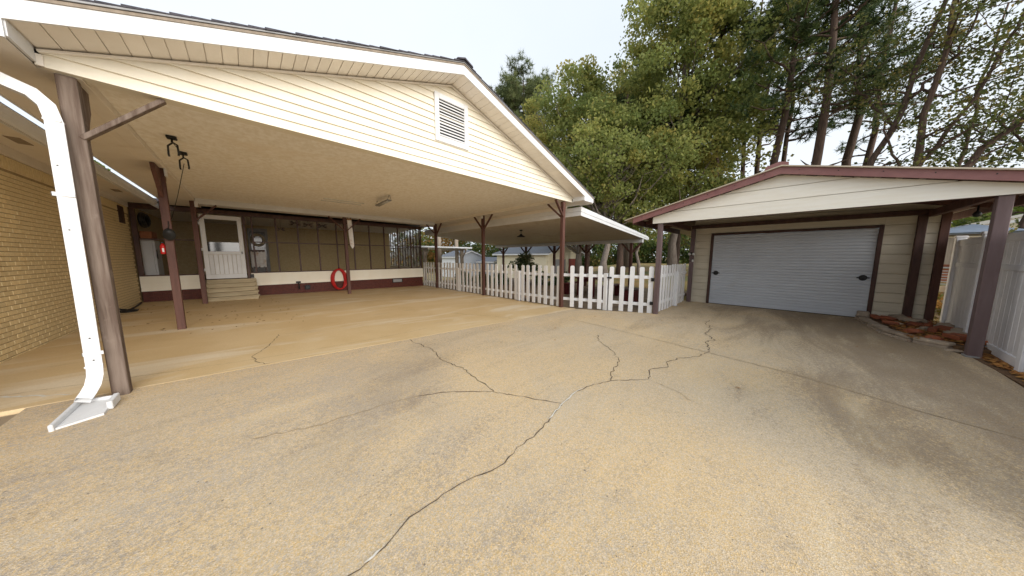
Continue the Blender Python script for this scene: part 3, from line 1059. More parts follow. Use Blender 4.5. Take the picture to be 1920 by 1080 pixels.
# rake fascia
for s_, xe in ((-1, EX0), (1, EX1)):
    zb = max(rz(xe), 3.19 - 1)
    fa = MB().prism([(RX, 0, rz(RX) - .004), (XL - .02 if s_ < 0 else XR, 0, rz(XL - .02 if s_ < 0 else XR) - .004), (XL - .02 if s_ < 0 else XR, 0, 3.165), (xe, 0, 3.165), (xe, 0, rz(xe) + .175), (RX, 0, rz(RX) + .175)] if True else [], (0, 1, 0), YR, YR + .02)
    part('rake_fascia', fa, M_white, cp)
    part('drip_edge', MB().prism([(RX, 0, rz(RX) + .175), (xe + s_ * .03, 0, rz(xe + s_ * .03) + .175), (xe + s_ * .03, 0, rz(xe + s_ * .03) + .19), (RX, 0, rz(RX) + .19)], (0, 1, 0), YR - .022, YR + .3), M_grey, cp)
# side eaves: fascia board and flat soffit
for s_, xa, xe in ((-1, XL - .02, EX0), (1, XR, EX1)):
    part('eave_fascia', MB().box((xe - .012, YR + .021, 3.162), (xe + .012, YB, rz(xe) + .17), .003), M_white, cp)
    part('eave_soffit', MB().box((min(xa, xe) + .013, YR + .023, 3.168), (max(xa, xe) - .013, YB, 3.182)), M_soffit, cp)
    part('return_side', MB().box((xa - .009, YR + .022, 3.184), (xa + .009, YF - .045, rz(xa) + .01)), M_white, cp)
part('right_soffit', MB().box((7.005, YF + .035, 3.170), (XR + .01, YB, 3.184)), M_soffit, cp)
part('left_soffit', MB().box((XL - .04, YF + .035, 3.170), (-1.122, YB, 3.184)), M_soffit, cp)
# ceiling and beams
part('ceiling', MB().box((-.972, 4.902, 3.245), (6.798, 12.40, 3.262)), M_ceiling, cp)
part('ceiling_board', MB().box((-.972, 12.62, 3.215), (6.798, YB, 3.235)), M_ceiling, cp)
part('beam', MB().box((-1.12, YF + .032, 3.16), (-.974, YB, 3.26), .006), M_soffit, cp, label='tan boxed beam along the house side')
part('beam', MB().box((6.80, YF + .032, 3.16), (7.002, YB, 3.26), .006), M_soffit, cp, label='tan boxed beam above the picket fence')
part('beam', MB().box((-.972, YF + .032, 3.168), (6.798, 4.90, 3.26), .006), M_cream, cp, label='cream beam behind the gable')
part('beam', MB().box((-.972, 12.402, 3.085), (6.798, 12.60, 3.26), .006), M_white, cp, label='white beam across the rear of the carport')
for y in (6.55, 8.4, 10.4):
    part('ceiling_batten', MB().box((-.97, y, 3.2415), (6.796, y + .012, 3.2445)), M_ceiling, cp)
# roof shingles: rows of tabs that show along the rake edge
for s_, xe in ((-1, EX0), (1, EX1)):
    n = int(abs(xe - RX) / .137) + 1
    for i in range(n):
        xa = xe + s_ * .03 - s_ * i * .137
        xb = xa - s_ * .27
        if (xa - RX) * s_ < .05:
            break
        if (xb - RX) * s_ < 0:
            xb = RX
        t0, t1 = .192, .1925
        za, zb2 = rz(xa) + t0, rz(xb) + t1
        ov = rnd.uniform(.015, .04)
        part('shingle_course', MB().prism([(xa, 0, za), (xb, 0, zb2), (xb, 0, zb2 + .006), (xa, 0, za + .024)], (0, 1, 0), YR - ov, YB + 3.1), M_shingle, cp)
part('ridge_cap', MB().prism([(RX - .17, 0, rz(RX - .17) + .218), (RX, 0, rz(RX) + .225), (RX + .17, 0, rz(RX + .17) + .218), (RX + .16, 0, rz(RX + .16) + .24), (RX, 0, rz(RX) + .252), (RX - .16, 0, rz(RX - .16) + .24)], (0, 1, 0), YR - .05, YB + 3.1), M_shingle, cp)


def post(x, y, ztop, m, label=None, w=.11):
    o = part('post', MB().box((x, y, gh(x, y) - .06), (x + w, y + w, ztop), .006), m, cp, label=label)
    return o


def brace(a, b, m, par):
    part('brace', MB().bar(a, b, .075, .04, (0, 0, 1), .004), m, par)


p1 = post(-1.115, 4.775, 3.158, M_brown, 'weathered brown post beside the white downspout')
brace((-1.03, 4.80, 2.62), (-.50, 4.80, 3.16), M_brown, p1)
part('gusset', MB().prism([(0, 4.887, 2.62), (0, 4.887, 3.15), (0, 5.12, 3.15), (0, 5.10, 2.95)], (1, 0, 0), -1.10, -1.02), M_brown, p1)
p2 = post(-1.10, 8.33, 3.158, M_redwood, 'red brown post on the house side')
part('gusset', MB().prism([(0, 8.442, 2.62), (0, 8.442, 3.15), (0, 8.86, 3.15), (0, 8.84, 3.05)], (1, 0, 0), -1.085, -1.03), M_redwood, p2)
part('gusset', MB().prism([(0, 8.328, 2.62), (0, 8.328, 3.15), (0, 7.9, 3.15), (0, 7.93, 3.05)], (1, 0, 0), -1.085, -1.03), M_redwood, p2)
part('collar', MB().box((-1.0 + .012, 8.31, 3.02), (-.96, 8.46, 3.158), .004), M_white, p2)
p3 = post(-1.09, 12.45, 3.158, M_redwood)
brace((-1.0, 12.43, 2.60), (-.55, 12.43, 3.08), M_redwood, p3)
part('collar', MB().box((-1.0 + .012, 12.36, 2.98), (-.92, 12.399, 3.15), .004), M_white, p3)
p4 = post(2.84, 12.46, 3.083, M_redwood)
brace((2.86, 12.43, 2.55), (2.34, 12.43, 3.06), M_redwood, p4)
brace((2.93, 12.43, 2.55), (3.45, 12.43, 3.06), M_redwood, p4)
p5 = post(6.84, 12.46, 3.158, M_redwood)
brace((6.88, 12.43, 2.60), (6.36, 12.43, 3.08), M_redwood, p5)
brace((6.90, 12.47, 2.60), (6.90, 11.95, 3.155), M_redwood, p5)
p6 = post(6.84, 8.62, 3.158, M_redwood)
brace((6.90, 8.70, 2.60), (6.90, 9.25, 3.155), M_redwood, p6)
brace((6.90, 8.65, 2.60), (6.90, 8.10, 3.155), M_redwood, p6)
part('collar', MB().box((6.83, 8.60, 3.04), (6.837, 8.75, 3.158), .002), M_white, p6)
p7 = post(6.86, 4.775, 3.158, M_redwood, 'red brown front corner post by the gate')
brace((6.88, 4.80, 2.70), (6.50, 4.80, 3.16), M_redwood, p7)
brace((6.91, 4.87, 2.70), (6.91, 5.40, 3.155), M_redwood, p7)

# ------------------------------------------------------------------ downspout, splash block and clutter
ds = thing('downspout', 'white metal downspout strapped beside the weathered front post', 'downspout', (-1.17, 4.70, .1))
pts = [(-1.62, 4.50, 3.06), (-1.50, 4.60, 3.03), (-1.32, 4.675, 2.955), (-1.215, 4.69, 2.91), (-1.155, 4.695, 2.83), (-1.135, 4.695, 2.70), (-1.14, 4.695, 2.2), (-1.15, 4.695, 1.2), (-1.16, 4.695, .42), (-1.165, 4.69, .34), (-1.18, 4.655, .25), (-1.20, 4.60, .19), (-1.215, 4.55, .155)]


def rect_pipe(pts, w, d, cap=False):
    pts = np.array(pts)
    tg = np.gradient(pts, axis=0)
    vs = []
    for p, t in zip(pts, tg):
        t = t / np.linalg.norm(t)
        side = np.array((1.0, .12, 0))
        side = side - t * (side @ t)
        if np.linalg.norm(side) < .35:
            side = np.array((.0, .6, 1.0)) - t * (np.array((.0, .6, 1.0)) @ t)
        side /= np.linalg.norm(side)
        nn = np.cross(side, t)
        for a, b in ((-1, -1), (1, -1), (1, 1), (-1, 1)):
            vs.append(p + side * a * w / 2 + nn * b * d / 2)
    fs = []
    for i in range(len(pts) - 1):
        for k in range(4):
            fs.append((i * 4 + k, i * 4 + (k + 1) % 4, (i + 1) * 4 + (k + 1) % 4, (i + 1) * 4 + k))
    return MB().add(vs, fs)


def dpipe(pts):
    """pipe of rectangular section with a frame carried smoothly along the bend"""
    pts = np.array(pts, float)
    tg = np.gradient(pts, axis=0)
    tg /= np.linalg.norm(tg, axis=1)[:, None]
    nrm = np.array((0, -1.0, .0))
    vs = []
    w, d = .088, .066
    for p, t in zip(pts, tg):
        nrm = nrm - t * (nrm @ t)
        nrm /= np.linalg.norm(nrm)
        sd = np.cross(t, nrm)
        for a, b in ((-1, -1), (1, -1), (1, 1), (-1, 1)):
            vs.append(p + sd * a * w / 2 + nrm * b * d / 2)
    fs = []
    n = len(pts)
    for i in range(n - 1):
        for k in range(4):
            fs.append((i * 4 + k, i * 4 + (k + 1) % 4, (i + 1) * 4 + (k + 1) % 4, (i + 1) * 4 + k))
    return MB().add(vs, fs)


pipe = part('pipe', dpipe(pts), M_white, ds)
sol = pipe.modifiers.new('wall', 'SOLIDIFY')
sol.thickness = .003
for z in (2.32, 1.75, .72, .50):
    part('screw', MB().lathe([(0, -.004), (.006, -.004), (.006, 0), (0, 0)], (-1.15, 4.660, z), 8, 1), M_black, ds)
for z, xo in ((.425, -1.163), (2.70, -1.138)):
    part('seam', MB().box((xo - .047, 4.658, z), (xo + .047, 4.732, z + .022), .004), M_white, ds)
for z in (2.05, .55):
    part('strap', MB().box((-1.205, 4.652, z), (-1.088, 4.658, z + .035), .001).box((-1.205, 4.652, z), (-1.200, 4.74, z + .035), .001), M_white, ds)
sb = thing('splash_block', 'broken white splash block under the downspout', 'splash block', (-1.2, 4.5, .05))
part('tray', MB().add([(-1.27, 4.20, .066), (-1.06, 4.30, .07), (-1.055, 4.60, .10), (-1.245, 4.66, .10), (-1.27, 4.20, .02), (-1.06, 4.30, .02), (-1.055, 4.60, .03), (-1.245, 4.66, .03)],
                      [(0, 1, 2, 3), (7, 6, 5, 4), (0, 4, 5, 1), (1, 5, 6, 2), (2, 6, 7, 3), (3, 7, 4, 0)]), M_white, sb)
part('side_wall', MB().bar((-1.285, 4.18, .075), (-1.262, 4.67, .115), .026, .065, (0, 0, 1), .006), M_white, sb)
part('side_wall', MB().bar((-1.048, 4.40, .095), (-1.04, 4.58, .115), .036, .08, (0, 0, 1), .006), M_white, sb)
part('back_wall', MB().bar((-1.245, 4.672, .10), (-1.06, 4.615, .10), .026, .05, (0, 0, 1), .006), M_white, sb)

ch = thing('black_cable', 'black hose end curled on the slab at the brick wall', 'hose', (-2.2, 11.8, .1))
pts = [(-2.40, 13.6, .13), (-2.36, 12.9, .115), (-2.33, 12.2, .115)] + [(-2.30 + .13 * math.cos(a), 11.85 + .22 * math.sin(a), .12) for a in np.linspace(1.4, 6.6, 14)] + [(-2.25, 11.6, .16), (-2.33, 11.3, .24)]
part('coil', MB().tube(pts, .022, 8), M_black, ch, True)

# ceiling hooks
for (hx, hy, lab) in ((-.645, 6.40, 'black ceiling hook nearest the gable, two prongs'), (-.63, 7.22, 'black ceiling hook deeper under the carport with cord')):
    t = thing('ceiling_hook', lab, 'hook', (hx, hy, 3.24), 'black hooks screwed to the carport ceiling')
    part('plate', MB().box((hx - .05, hy - .05, 3.205), (hx + .05, hy + .05, 3.243), .008), M_black, t)
    for s_ in (-1, 1):
        part('prong', MB().tube([(hx, hy, 3.21), (hx, hy + s_ * .02, 3.16), (hx - s_ * .05, hy + s_ * .06, 3.12), (hx - s_ * .055, hy + s_ * .065, 3.00), (hx - s_ * .05, hy + s_ * .06, 2.97)], .011, 6), M_black, t, True)
single('cord', MB().tube([(-.645, 6.40, 3.17), (-.638, 6.8, 3.185), (-.63, 7.22, 3.17)], .005, 5), M_black, 'thin dark cord strung between the two ceiling hooks', 'cord', (-.64, 6.8, 3.17), smooth=True)
single('cord', MB().tube([(-.63, 7.22, 3.06), (-.80, 7.75, 2.6), (-.985, 8.31, 2.18)], .005, 5), M_black, 'dark cord hanging from ceiling hook down to the post', 'cord', (-.8, 7.75, 2.5), smooth=True)
bl = thing('wall_reel', 'black oval reel on the near face of the house side post', 'reel', (-1.03, 8.29, 1.93))
rl = MB().lathe([(0, -.05), (.07, -.05), (.08, -.03), (.08, .01), (.065, .035), (0, .035)], (0, 0, 0), 18, 1)
rl.v = [(-1.025 + p[0], 8.285 + p[1], 1.93 + p[2] * 1.45) for p in rl.v]
part('disc', rl, M_black, bl, True)
part('hanger', MB().tube([(-1.035, 8.30, 2.03), (-1.02, 8.305, 2.10), (-1.02, 8.31, 2.18)], .006, 6), M_black, bl, True)
fe = thing('fire_extinguisher', 'small red extinguisher hung on the house side post', 'extinguisher', (-1.13, 8.38, 1.55))
part('cylinder', MB().lathe([(0, 0), (.036, 0), (.038, .015), (.038, .15), (.026, .18), (.014, .19), (.014, .205), (0, .205)], (-1.135, 8.38, 1.56), 14), M_redpaint, fe, True)
part('label_band', MB().box((-1.145, 8.3395, 1.60), (-1.12, 8.3415, 1.67)), M_white, fe)
part('valve', MB().box((-1.15, 8.34, 1.766), (-1.12, 8.40, 1.79), .005), M_black, fe)

fl = thing('fluorescent_fixture', 'hanging metal light fixture angled under the carport ceiling', 'light fixture', (3.05, 8.9, 3.2))
a, b = np.array((3.02, 9.05, 3.10)), np.array((2.98, 7.95, 3.10))
part('reflector', MB().bar(a, b, .13, .03, (0, 0, 1), .01), M_grey, fl)
part('tube', MB().tube([a + (.03, -.03, -.028), b + (.03, .03, -.028)], .012, 8), M_lamp, fl, True)
part('tube', MB().tube([a + (-.03, -.03, -.028), b + (-.03, .03, -.028)], .012, 8), M_lamp, fl, True)
for q in (a, b):
    for s_ in (-.05, .05):
        part('wire', MB().tube([q + (s_, 0, .01), q + (0, 0, .145)], .004, 5), M_black, fl, True)
ft = thing('strip_light', 'flush white two tube strip light on the carport ceiling', 'light fixture', (2.3, 9.9, 3.2))
for dy in (0, .32):
    part('tube', MB().box((1.75, 9.72 + dy, 3.222), (2.85, 9.79 + dy, 3.2435), .008), M_lamp, ft)

# tapered rust and white hanging on the middle post
hg = thing('hanging_ornament', 'tapered rust and white ornament hanging on the middle rear post', 'ornament', (3.02, 12.44, 2.5))
part('bracket', MB().box((2.955, 12.41, 2.98), (3.13, 12.47, 3.03), .006).box((2.97, 12.42, 3.03), (2.99, 12.46, 3.08), .003).box((3.09, 12.42, 3.03), (3.11, 12.46, 3.08), .003), M_rust, hg)
part('cloth', MB().prism([(2.962, 0, 2.98), (3.12, 0, 2.98), (3.15, 0, 2.4), (3.16, 0, 1.95), (3.10, 0, 1.84), (3.02, 0, 1.99)], (0, 1, 0), 12.415, 12.45), M_cloth, hg)

# ------------------------------------------------------------------ picket fence
def picket_mesh(w, h, t=.024):
    mb = MB()
    r_ = w * .32
    pr = [(-w / 2, 0), (w / 2, 0), (w / 2, h - r_)]
    pr += [(w / 2 - r_ + r_ * math.cos(a), h - r_ + r_ * math.sin(a)) for a in np.linspace(.35, math.pi / 2, 4)]
    pr += [(-w / 2 + r_ - r_ * math.sin(a), h - r_ + r_ * math.cos(a)) for a in np.linspace(0, math.pi / 2, 5)]
    mb.prism([(x, 0, z) for x, z in pr], (0, 1, 0), -t / 2, t / 2)
    me = mb.mesh('picket')
    me.materials.append(M_picket)
    return me


ME_P = picket_mesh(.125, 1.27)
ME_PG = picket_mesh(.118, 1.26)


def fence_run(name, label, pts, A, B, z0, cat='fence', post_at=(), me=ME_P, z1=None):
    """pickets at pts on the line A-B; rails behind; white vinyl posts"""
    A = np.array(A, float)
    B = np.array(B, float)
    t = thing(name, label, cat, ((A[0] + B[0]) / 2, (A[1] + B[1]) / 2, z0))
    d = (B - A) / np.linalg.norm(B - A)
    nrm = np.array((d[1], -d[0]))
    if nrm @ (-(A + B) / 2) < 0:
        nrm = -nrm
    ang = math.atan2(d[1], d[0])
    for zr in (.24, .98):
        a = A - nrm * .03
        b = B - nrm * .03
        part('rail', MB().bar((a[0], a[1], z0 + zr), (b[0], b[1], z0 + zr), .035, .085, (0, 0, 1), .005), M_picket, t)
    for p in pts:
        q = np.array(p) + nrm * .004
        inst('picket', me, t, (q[0] + rnd.gauss(0, .004), q[1] + rnd.gauss(0, .006), z0 + rnd.uniform(-.006, .016)), ang + rnd.gauss(0, .012)).rotation_euler[1] = rnd.gauss(0, .006)
    for p in post_at:
        q = np.array(p) - nrm * .03
        po = part('fence_post', MB().box((q[0] - .055, q[1] - .055, z0 - .03), (q[0] + .055, q[1] + .055, z0 + 1.06), .008), M_picket, t)
        part('post_foot', MB().box((q[0] - .07, q[1] - .07, z0 - .04), (q[0] + .07, q[1] + .07, z0 - .005), .004), M_grey, po)
    return t


FX = 6.905
run1 = [13.96 - .02, 13.68, 13.40, 13.12, 12.84]
run2 = [12.30 - .268 * k for k in range(14)]
run2 = [y for y in run2 if abs(y - 10.55) > .07]
run3 = [8.42 - .268 * k for k in range(7)]
run4 = [6.48 - .258 * k for k in range(7)]
fence_run('picket_fence', 'white picket fence between the porch corner and rear carport post', [(FX, y) for y in run1], (FX, 13.98), (FX, 12.58), gh(FX, 13) + .03)
fence_run('picket_fence', 'white picket fence between the two rear right carport posts', [(FX, y) for y in run2], (FX, 12.45), (FX, 8.74), gh(FX, 10) + .03, post_at=[(FX, 10.55)])
fence_run('picket_fence', 'white picket fence between the middle and front right carport posts', [(FX, y) for y in run3 + run4], (FX, 8.61), (FX, 4.89), gh(FX, 7) + .03, post_at=[(FX, 6.66)])
GA, GB = (6.93, 4.77), (7.31, 3.545)
fence_run('picket_fence', 'short white picket panel between front carport post and gate', [(6.992, 4.481), (7.079, 4.225), (7.165, 3.97), (7.251, 3.719)], GA, GB, gh(7, 4.2) + .03, me=ME_PG, post_at=[(7.315, 3.572)])
gate = fence_run('picket_gate', 'white picket gate with black hinges and latch', [(7.352, 3.424), (7.44, 3.164), (7.523, 2.921), (7.606, 2.677), (7.672, 2.478)], (7.335, 3.48), (7.685, 2.43), -.02, 'gate', me=ME_PG)
part('latch', MB().box((7.29, 3.44, .90), (7.315, 3.56, .94), .004).box((7.285, 3.40, .895), (7.31, 3.45, .945), .004), M_black, gate)
for z in (.22, .86):
    part('hinge', MB().box((7.635, 2.385, z), (7.665, 2.47, z + .09), .006), M_black, gate)
sidep = [8.0 + .248 * k for k in range(11)]
fence_run('picket_fence', 'white picket fence running from the gate to the garage', [(x, 2.335) for x in sidep if abs(x - 9.37) > .1], (7.77, 2.335), (10.56, 2.30), gh(9, 2.3) + .01, post_at=[(9.37, 2.27)])

# ------------------------------------------------------------------ patio cover
pc = thing('patio_cover', 'low white patio roof on brown posts beyond the picket fence', 'patio cover', (10.4, 9.8, 0))
QX0, QX1, QY0, QY1 = 7.52, 13.38, 4.56, 14.9
qs = (2.46 - 3.055) / (QX1 - QX0)


def qz(x):
    return 3.055 + qs * (x - QX0)


part('roof_panel', MB().prism([(QX0 + .03, 0, qz(QX0 + .03) - .02), (QX1 - .03, 0, qz(QX1 - .03) - .02), (QX1 - .03, 0, qz(QX1 - .03) - .16), (QX0 + .03, 0, qz(QX0 + .03) - .25)], (0, 1, 0), QY0 + .03, QY1), mat('patio_ceiling', (.68, .61, .50), (.62, .54, .42), 5, rough=.55, bmp=.05, rand=0, dirt=(.40, .28, .17), dscale=.45, dlo=.56, dhi=.76), pc)
for (u0, u1, dy) in ((0, .55, 0), (.55, 1.0, .014)):
    part('front_fascia', MB().prism([(QX0, 0, qz(QX0) - .265 * u0), (QX1, 0, qz(QX1) - .165 * u0), (QX1, 0, qz(QX1) - .165 * u1), (QX0, 0, qz(QX0) - .265 * u1)], (0, 1, 0), QY0 + dy, QY0 + .029), M_white, pc)
part('side_fascia', MB().box((QX0 - .002, QY0 + .03, qz(QX0) - .265), (QX0 + .028, QY1, qz(QX0) - .13), .003).box((QX0 - .018, QY0 + .001, qz(QX0) - .128), (QX0 + .028, QY1, qz(QX0)), .003), M_white, pc)
part('flashing', MB().box((QX0 - .016, QY0 + .55, qz(QX0) + .001), (QX0 + .02, 13.9, 3.164)), M_soffit, pc)
part('gutter', MB().box((QX1 + .002, QY0 - .01, 2.31), (QX1 + .09, QY1, 2.42), .006), M_white, pc)
part('beam', MB().box((12.86, QY0 + .05, 2.165), (12.98, QY1 - .1, 2.335), .006), M_white, pc)
for y in (14.0, 11.83, 9.57, 7.47, 5.12):
    po = part('post', MB().box((12.86, y - .06, -.12), (12.98, y + .06, 2.163), .006), M_redwood, pc)
    for s_ in (-1, 1):
        part('brace', MB().bar((12.92, y + s_ * .03, 1.72), (12.92, y + s_ * .46, 2.16), .08, .05, (1, 0, 0), .004), M_redwood, po)
lmp = thing('pendant_lamp', 'black pendant lamp under the patio roof', 'lamp', (8.55, 8.13, 2.55))
part('shade', MB().lathe([(.03, .10), (.05, .09), (.06, .05), (.17, .0), (.19, -.02), (.185, -.025), (.04, .03), (0, .03)], (8.55, 8.13, 2.40), 18), M_black, lmp, True)
part('stem', MB().lathe([(.012, .09), (.012, .22), (.07, .23), (.07, .27), (0, .27)], (8.55, 8.13, 2.40), 14), M_black, lmp, True)

# patio furniture seen through the pickets
tb = thing('picnic_table', 'dark maroon picnic table behind the picket fence', 'table', (9.9, 5.6, -.05))
for k in range(5):
    part('table_board', MB().box((9.3, 5.1 + k * .155, .66), (10.9, 5.245 + k * .155, .70), .005), M_maroon, tb)
for x in (9.5, 10.7):
    for y in (5.15, 5.8):
        part('leg', MB().box((x - .045, y - .045, -.06), (x + .045, y + .045, .658), .005), M_maroon, tb)
    part('apron', MB().box((x - .03, 5.2, .54), (x + .03, 5.75, .655), .005), M_maroon, tb)
for by, lab in ((4.55, 'maroon bench in front of the picnic table'), (6.25, 'maroon bench behind the picnic table')):
    be = thing('bench', lab, 'bench', (9.9, by + .15, -.05), 'benches at the picnic table')
    for k in range(2):
        part('seat_board', MB().box((9.35, by + k * .15, .38), (10.85, by + .14 + k * .15, .42), .005), M_maroon, be)
    for x in (9.55, 10.65):
        part('leg', MB().box((x - .04, by + .03, -.06), (x + .04, by + .26, .378), .005), M_maroon, be)
sol_ = thing('storage_box', 'dark red storage chest behind the picket gate', 'chest', (9.0, 3.45, -.05))
part('body', MB().box((8.75, 3.3, -.05), (9.35, 3.75, .42), .015), M_maroon, sol_)
part('lid', MB().box((8.72, 3.27, .422), (9.38, 3.78, .47), .015), M_darkframe, sol_)
for (x, y, z) in ((9.6, 5.4, .70), (10.0, 5.6, .70)):
    single('white_pot', MB().lathe([(0, 0), (.06, 0), (.09, .12), (.095, .12), (.095, .135), (.08, .135), (.06, .04), (0, .04)], (x, y, z), 14), M_white,
           'small white pot on the maroon table, ' + ('nearer the carport' if x < 9.8 else 'farther from the carport'), 'pot', (x, y, z), 'white pots on the picnic table', smooth=True)

# ------------------------------------------------------------------ garage
GX = 10.7
ga = thing('garage', 'cream garage with white roller door and plum trimmed gable porch', 'garage', (9.2, .2, 0))
GL, GR = 2.20, -2.28
dl, dr, dh = 1.655, -1.50, 2.185


def gboard(ya, yb, z0, z1, x, m, name='wall_board'):
    """wide siding board with a shallow V joint"""
    lo, hi = min(ya, yb), max(ya, yb)
    return part(name, MB().prism([(x + .03, 0, z0 + .011), (x + .004, 0, z0 + .011), (x, 0, z0 + .016), (x, 0, z1 - .006), (x + .006, 0, z1), (x + .03, 0, z1)], (0, 1, 0), lo, hi), m, ga)


part('wall', MB().box((GX + .031, GR, -.1), (GX + .10, dr - .05, 2.62)).box((GX + .031, dl + .05, -.1), (GX + .10, GL, 2.62)).box((GX + .031, dr - .05, dh + .05), (GX + .10, dl + .05, 2.62)), M_gsiding, ga)
k = 0
z = -.02
while z < 2.45:
    z1 = min(z + .226, 2.46)
    gboard(dl + .075, GL, z, z1, GX, M_gsiding)
    gboard(GR, dr - .075, z, z1, GX, M_gsiding)
    if z > dh + .05 - .1:
        gboard(dr - .072, dl + .072, max(z, dh + .075), z1, GX, M_gsiding)
    z = z1
part('door_frame', MB().box((GX - .025, dl, -.02), (GX + .035, dl + .07, dh + .07), .005), M_darkframe, ga)
part('door_frame', MB().box((GX - .025, dr - .07, -.02), (GX + .035, dr, dh + .07), .005), M_darkframe, ga)
part('door_frame', MB().box((GX - .024, dr + .002, dh), (GX + .035, dl - .002, dh + .069), .005), M_darkframe, ga)
rd = part('roller_door', MB().box((GX + .028, dr + .001, .02), (GX + .04, dl - .001, dh - .001)), M_slat, ga)
ns = 27
sh = (dh - .06) / ns
sm = MB()
pr = [(.024, 0), (.004, sh * .05), (.001, sh * .25), (.001, sh * .52), (.006, sh * .73), (.024, sh * .75)]
sm.prism([(x, 0, z) for x, z in pr], (0, 1, 0), dr + .004, dl - .004)
sme = sm.mesh('slat')
sme.materials.append(M_slat)
for i in range(ns):
    inst('slat', sme, rd, (GX, 0, .06 + i * sh))
part('bottom_bar', MB().box((GX - .004, dr + .004, .018), (GX + .026, dl - .004, .058), .005), M_slat, rd)
part('floor_gap', MB().box((GX + .026, dr, -.03), (GX + .06, dl, .018)), M_black, rd)
for y, lab in ((dl - .125, 'left'), (dr + .13, 'right')):
    part('handle', MB().lathe([(0, -.012), (.055, -.010), (.07, 0), (.05, .006), (0, .008)], (GX - .006, y, 1.0), 16, 0).box((GX - .03, y - .10, .985), (GX - .012, y + .10, 1.015), .006), M_black, rd)
# corner posts beside the wall
part('post', MB().box((GX - .13, GL - .05, -.05), (GX - .02, GL + .06, 2.42), .005), M_purple, ga)
part('post', MB().box((GX - .10, -2.11, -.05), (GX - .004, -1.99, 2.42), .005), M_darkframe, ga)
part('post', MB().box((GX - .04, -2.40, -.05), (GX + .06, -2.285, 2.45), .005), M_redwood, ga)
part('post', MB().box((GX + 1.4, GL + .25, -.05), (GX + 1.5, GL + .36, 2.45), .005), M_redwood, ga)
# front porch posts, beams, rafters
gxf = 7.62
part('post', MB().box((gxf + .02, 2.275, -.03), (gxf + .13, 2.385, 2.362), .006), M_purple, ga, label='plum post carrying the gate hinges')
part('post', MB().box((gxf + .02, -2.165, -.03), (gxf + .135, -2.045, 2.362), .006), M_purple, ga, label='plum post in front of the vinyl fence')
part('post_foot', MB().box((gxf + .005, -2.18, -.02), (gxf + .15, -2.03, .025), .004), M_grey, ga)
part('beam', MB().box((gxf + .05, -2.44, 2.366), (gxf + .13, 2.50, 2.55), .005), M_redwood, ga)
for y in (2.30, -2.13):
    part('beam', MB().box((gxf + .135, y - .04, 2.364), (GX - .135, y + .04, 2.50), .005), M_redwood, ga)
part('beam', MB().box((GX - .13, GR + .02, 2.422), (GX - .02, GL + .05, 2.53), .005), M_darkframe, ga)
gr0, gsl = .19, .252


def gz_(y):      # underside of garage roof sheet
    return 3.235 - gsl * abs(y - gr0)


for x in (8.4, 9.2, 10.0):
    for s_ in (-1, 1):
        ye = 2.95 if s_ > 0 else -2.62
        part('rafter', MB().bar((x, gr0, gz_(gr0) - .065), (x, ye, gz_(ye) - .065), .045, .10, (0, 0, 1), .003), M_redwood, ga)
for s_ in (-1, 1):
    ye = 3.17 if s_ > 0 else -2.80
    part('roof_sheet', MB().prism([(0, gr0, gz_(gr0)), (0, ye, gz_(ye)), (0, ye, gz_(ye) + .022), (0, gr0, gz_(gr0) + .022)], (1, 0, 0), 7.43, 15.6), M_tanmetal, ga)
    yf = 2.955 if s_ > 0 else -2.67
    fp = MB().prism([(0, gr0, gz_(gr0) - .003), (0, yf, gz_(yf) - .003), (0, yf, gz_(yf) - .135), (0, gr0, gz_(gr0) - .135)], (1, 0, 0), 7.47, 7.50)
    part('rake_fascia', fp, M_fascia, ga)
    part('sub_fascia', MB().box((7.505, yf - .02, gz_(yf) - .16), (12.0, yf + .02, gz_(yf) - .004), .003), M_redwood, ga)
    for j in range(6):
        yy = gr0 + (yf - gr0) * (j + .5) / 6
        part('screw', MB().lathe([(0, -.006), (.008, -.006), (.008, 0), (0, 0)], (7.469, yy, gz_(yy) - .05), 6, 0), M_black, ga)
part('ridge_cap', MB().prism([(0, gr0 - .09, gz_(gr0 - .09) + .024), (0, gr0 - .09, gz_(gr0) + .062), (0, gr0 + .04, gz_(gr0) + .095), (0, gr0 + .22, gz_(gr0) + .035), (0, gr0 + .25, gz_(gr0 + .25) + .024), (0, gr0, gz_(gr0) + .024)], (1, 0, 0), 7.45, 15.5), M_fascia, ga)
# gable boards
zb = 2.366
for i in range(4):
    z0, z1 = zb + i * .25 + (.011 if i else 0), zb + (i + 1) * .25
    z1 = min(z1, 3.09)
    top = lambda z: (3.235 - .13 - z) / gsl
    if top(z0) <= .1:
        break
    La, Ra = 2.31, 2.62
    poly = [(gr0 - min(Ra, top(z0)), z0), (gr0 + min(La, top(z0)), z0)]
    for w_, sg in ((La, 1), (Ra, -1)):
        zc = 3.235 - .13 - gsl * w_
        seg = ([(gr0 + sg * w_, zc)] if z0 < zc < z1 else []) + [(gr0 + sg * max(.02, min(w_, top(z1))), z1)]
        poly += seg if sg > 0 else seg[::-1]
    a0 = min(La, top(z0))
    part('gable_board', MB().prism([(0, y, z) for y, z in poly], (1, 0, 0), gxf - .012, gxf + .012), M_ggable, ga)
part('gable_backing', MB().prism([(0, gr0 - 2.60, zb + .02), (0, gr0 + 2.29, zb + .02), (0, gr0 + 2.29, 3.10 - gsl * 2.29), (0, gr0, 3.10), (0, gr0 - 2.60, 3.10 - gsl * 2.60)], (1, 0, 0), gxf + .02, gxf + .035), M_ggable, ga)
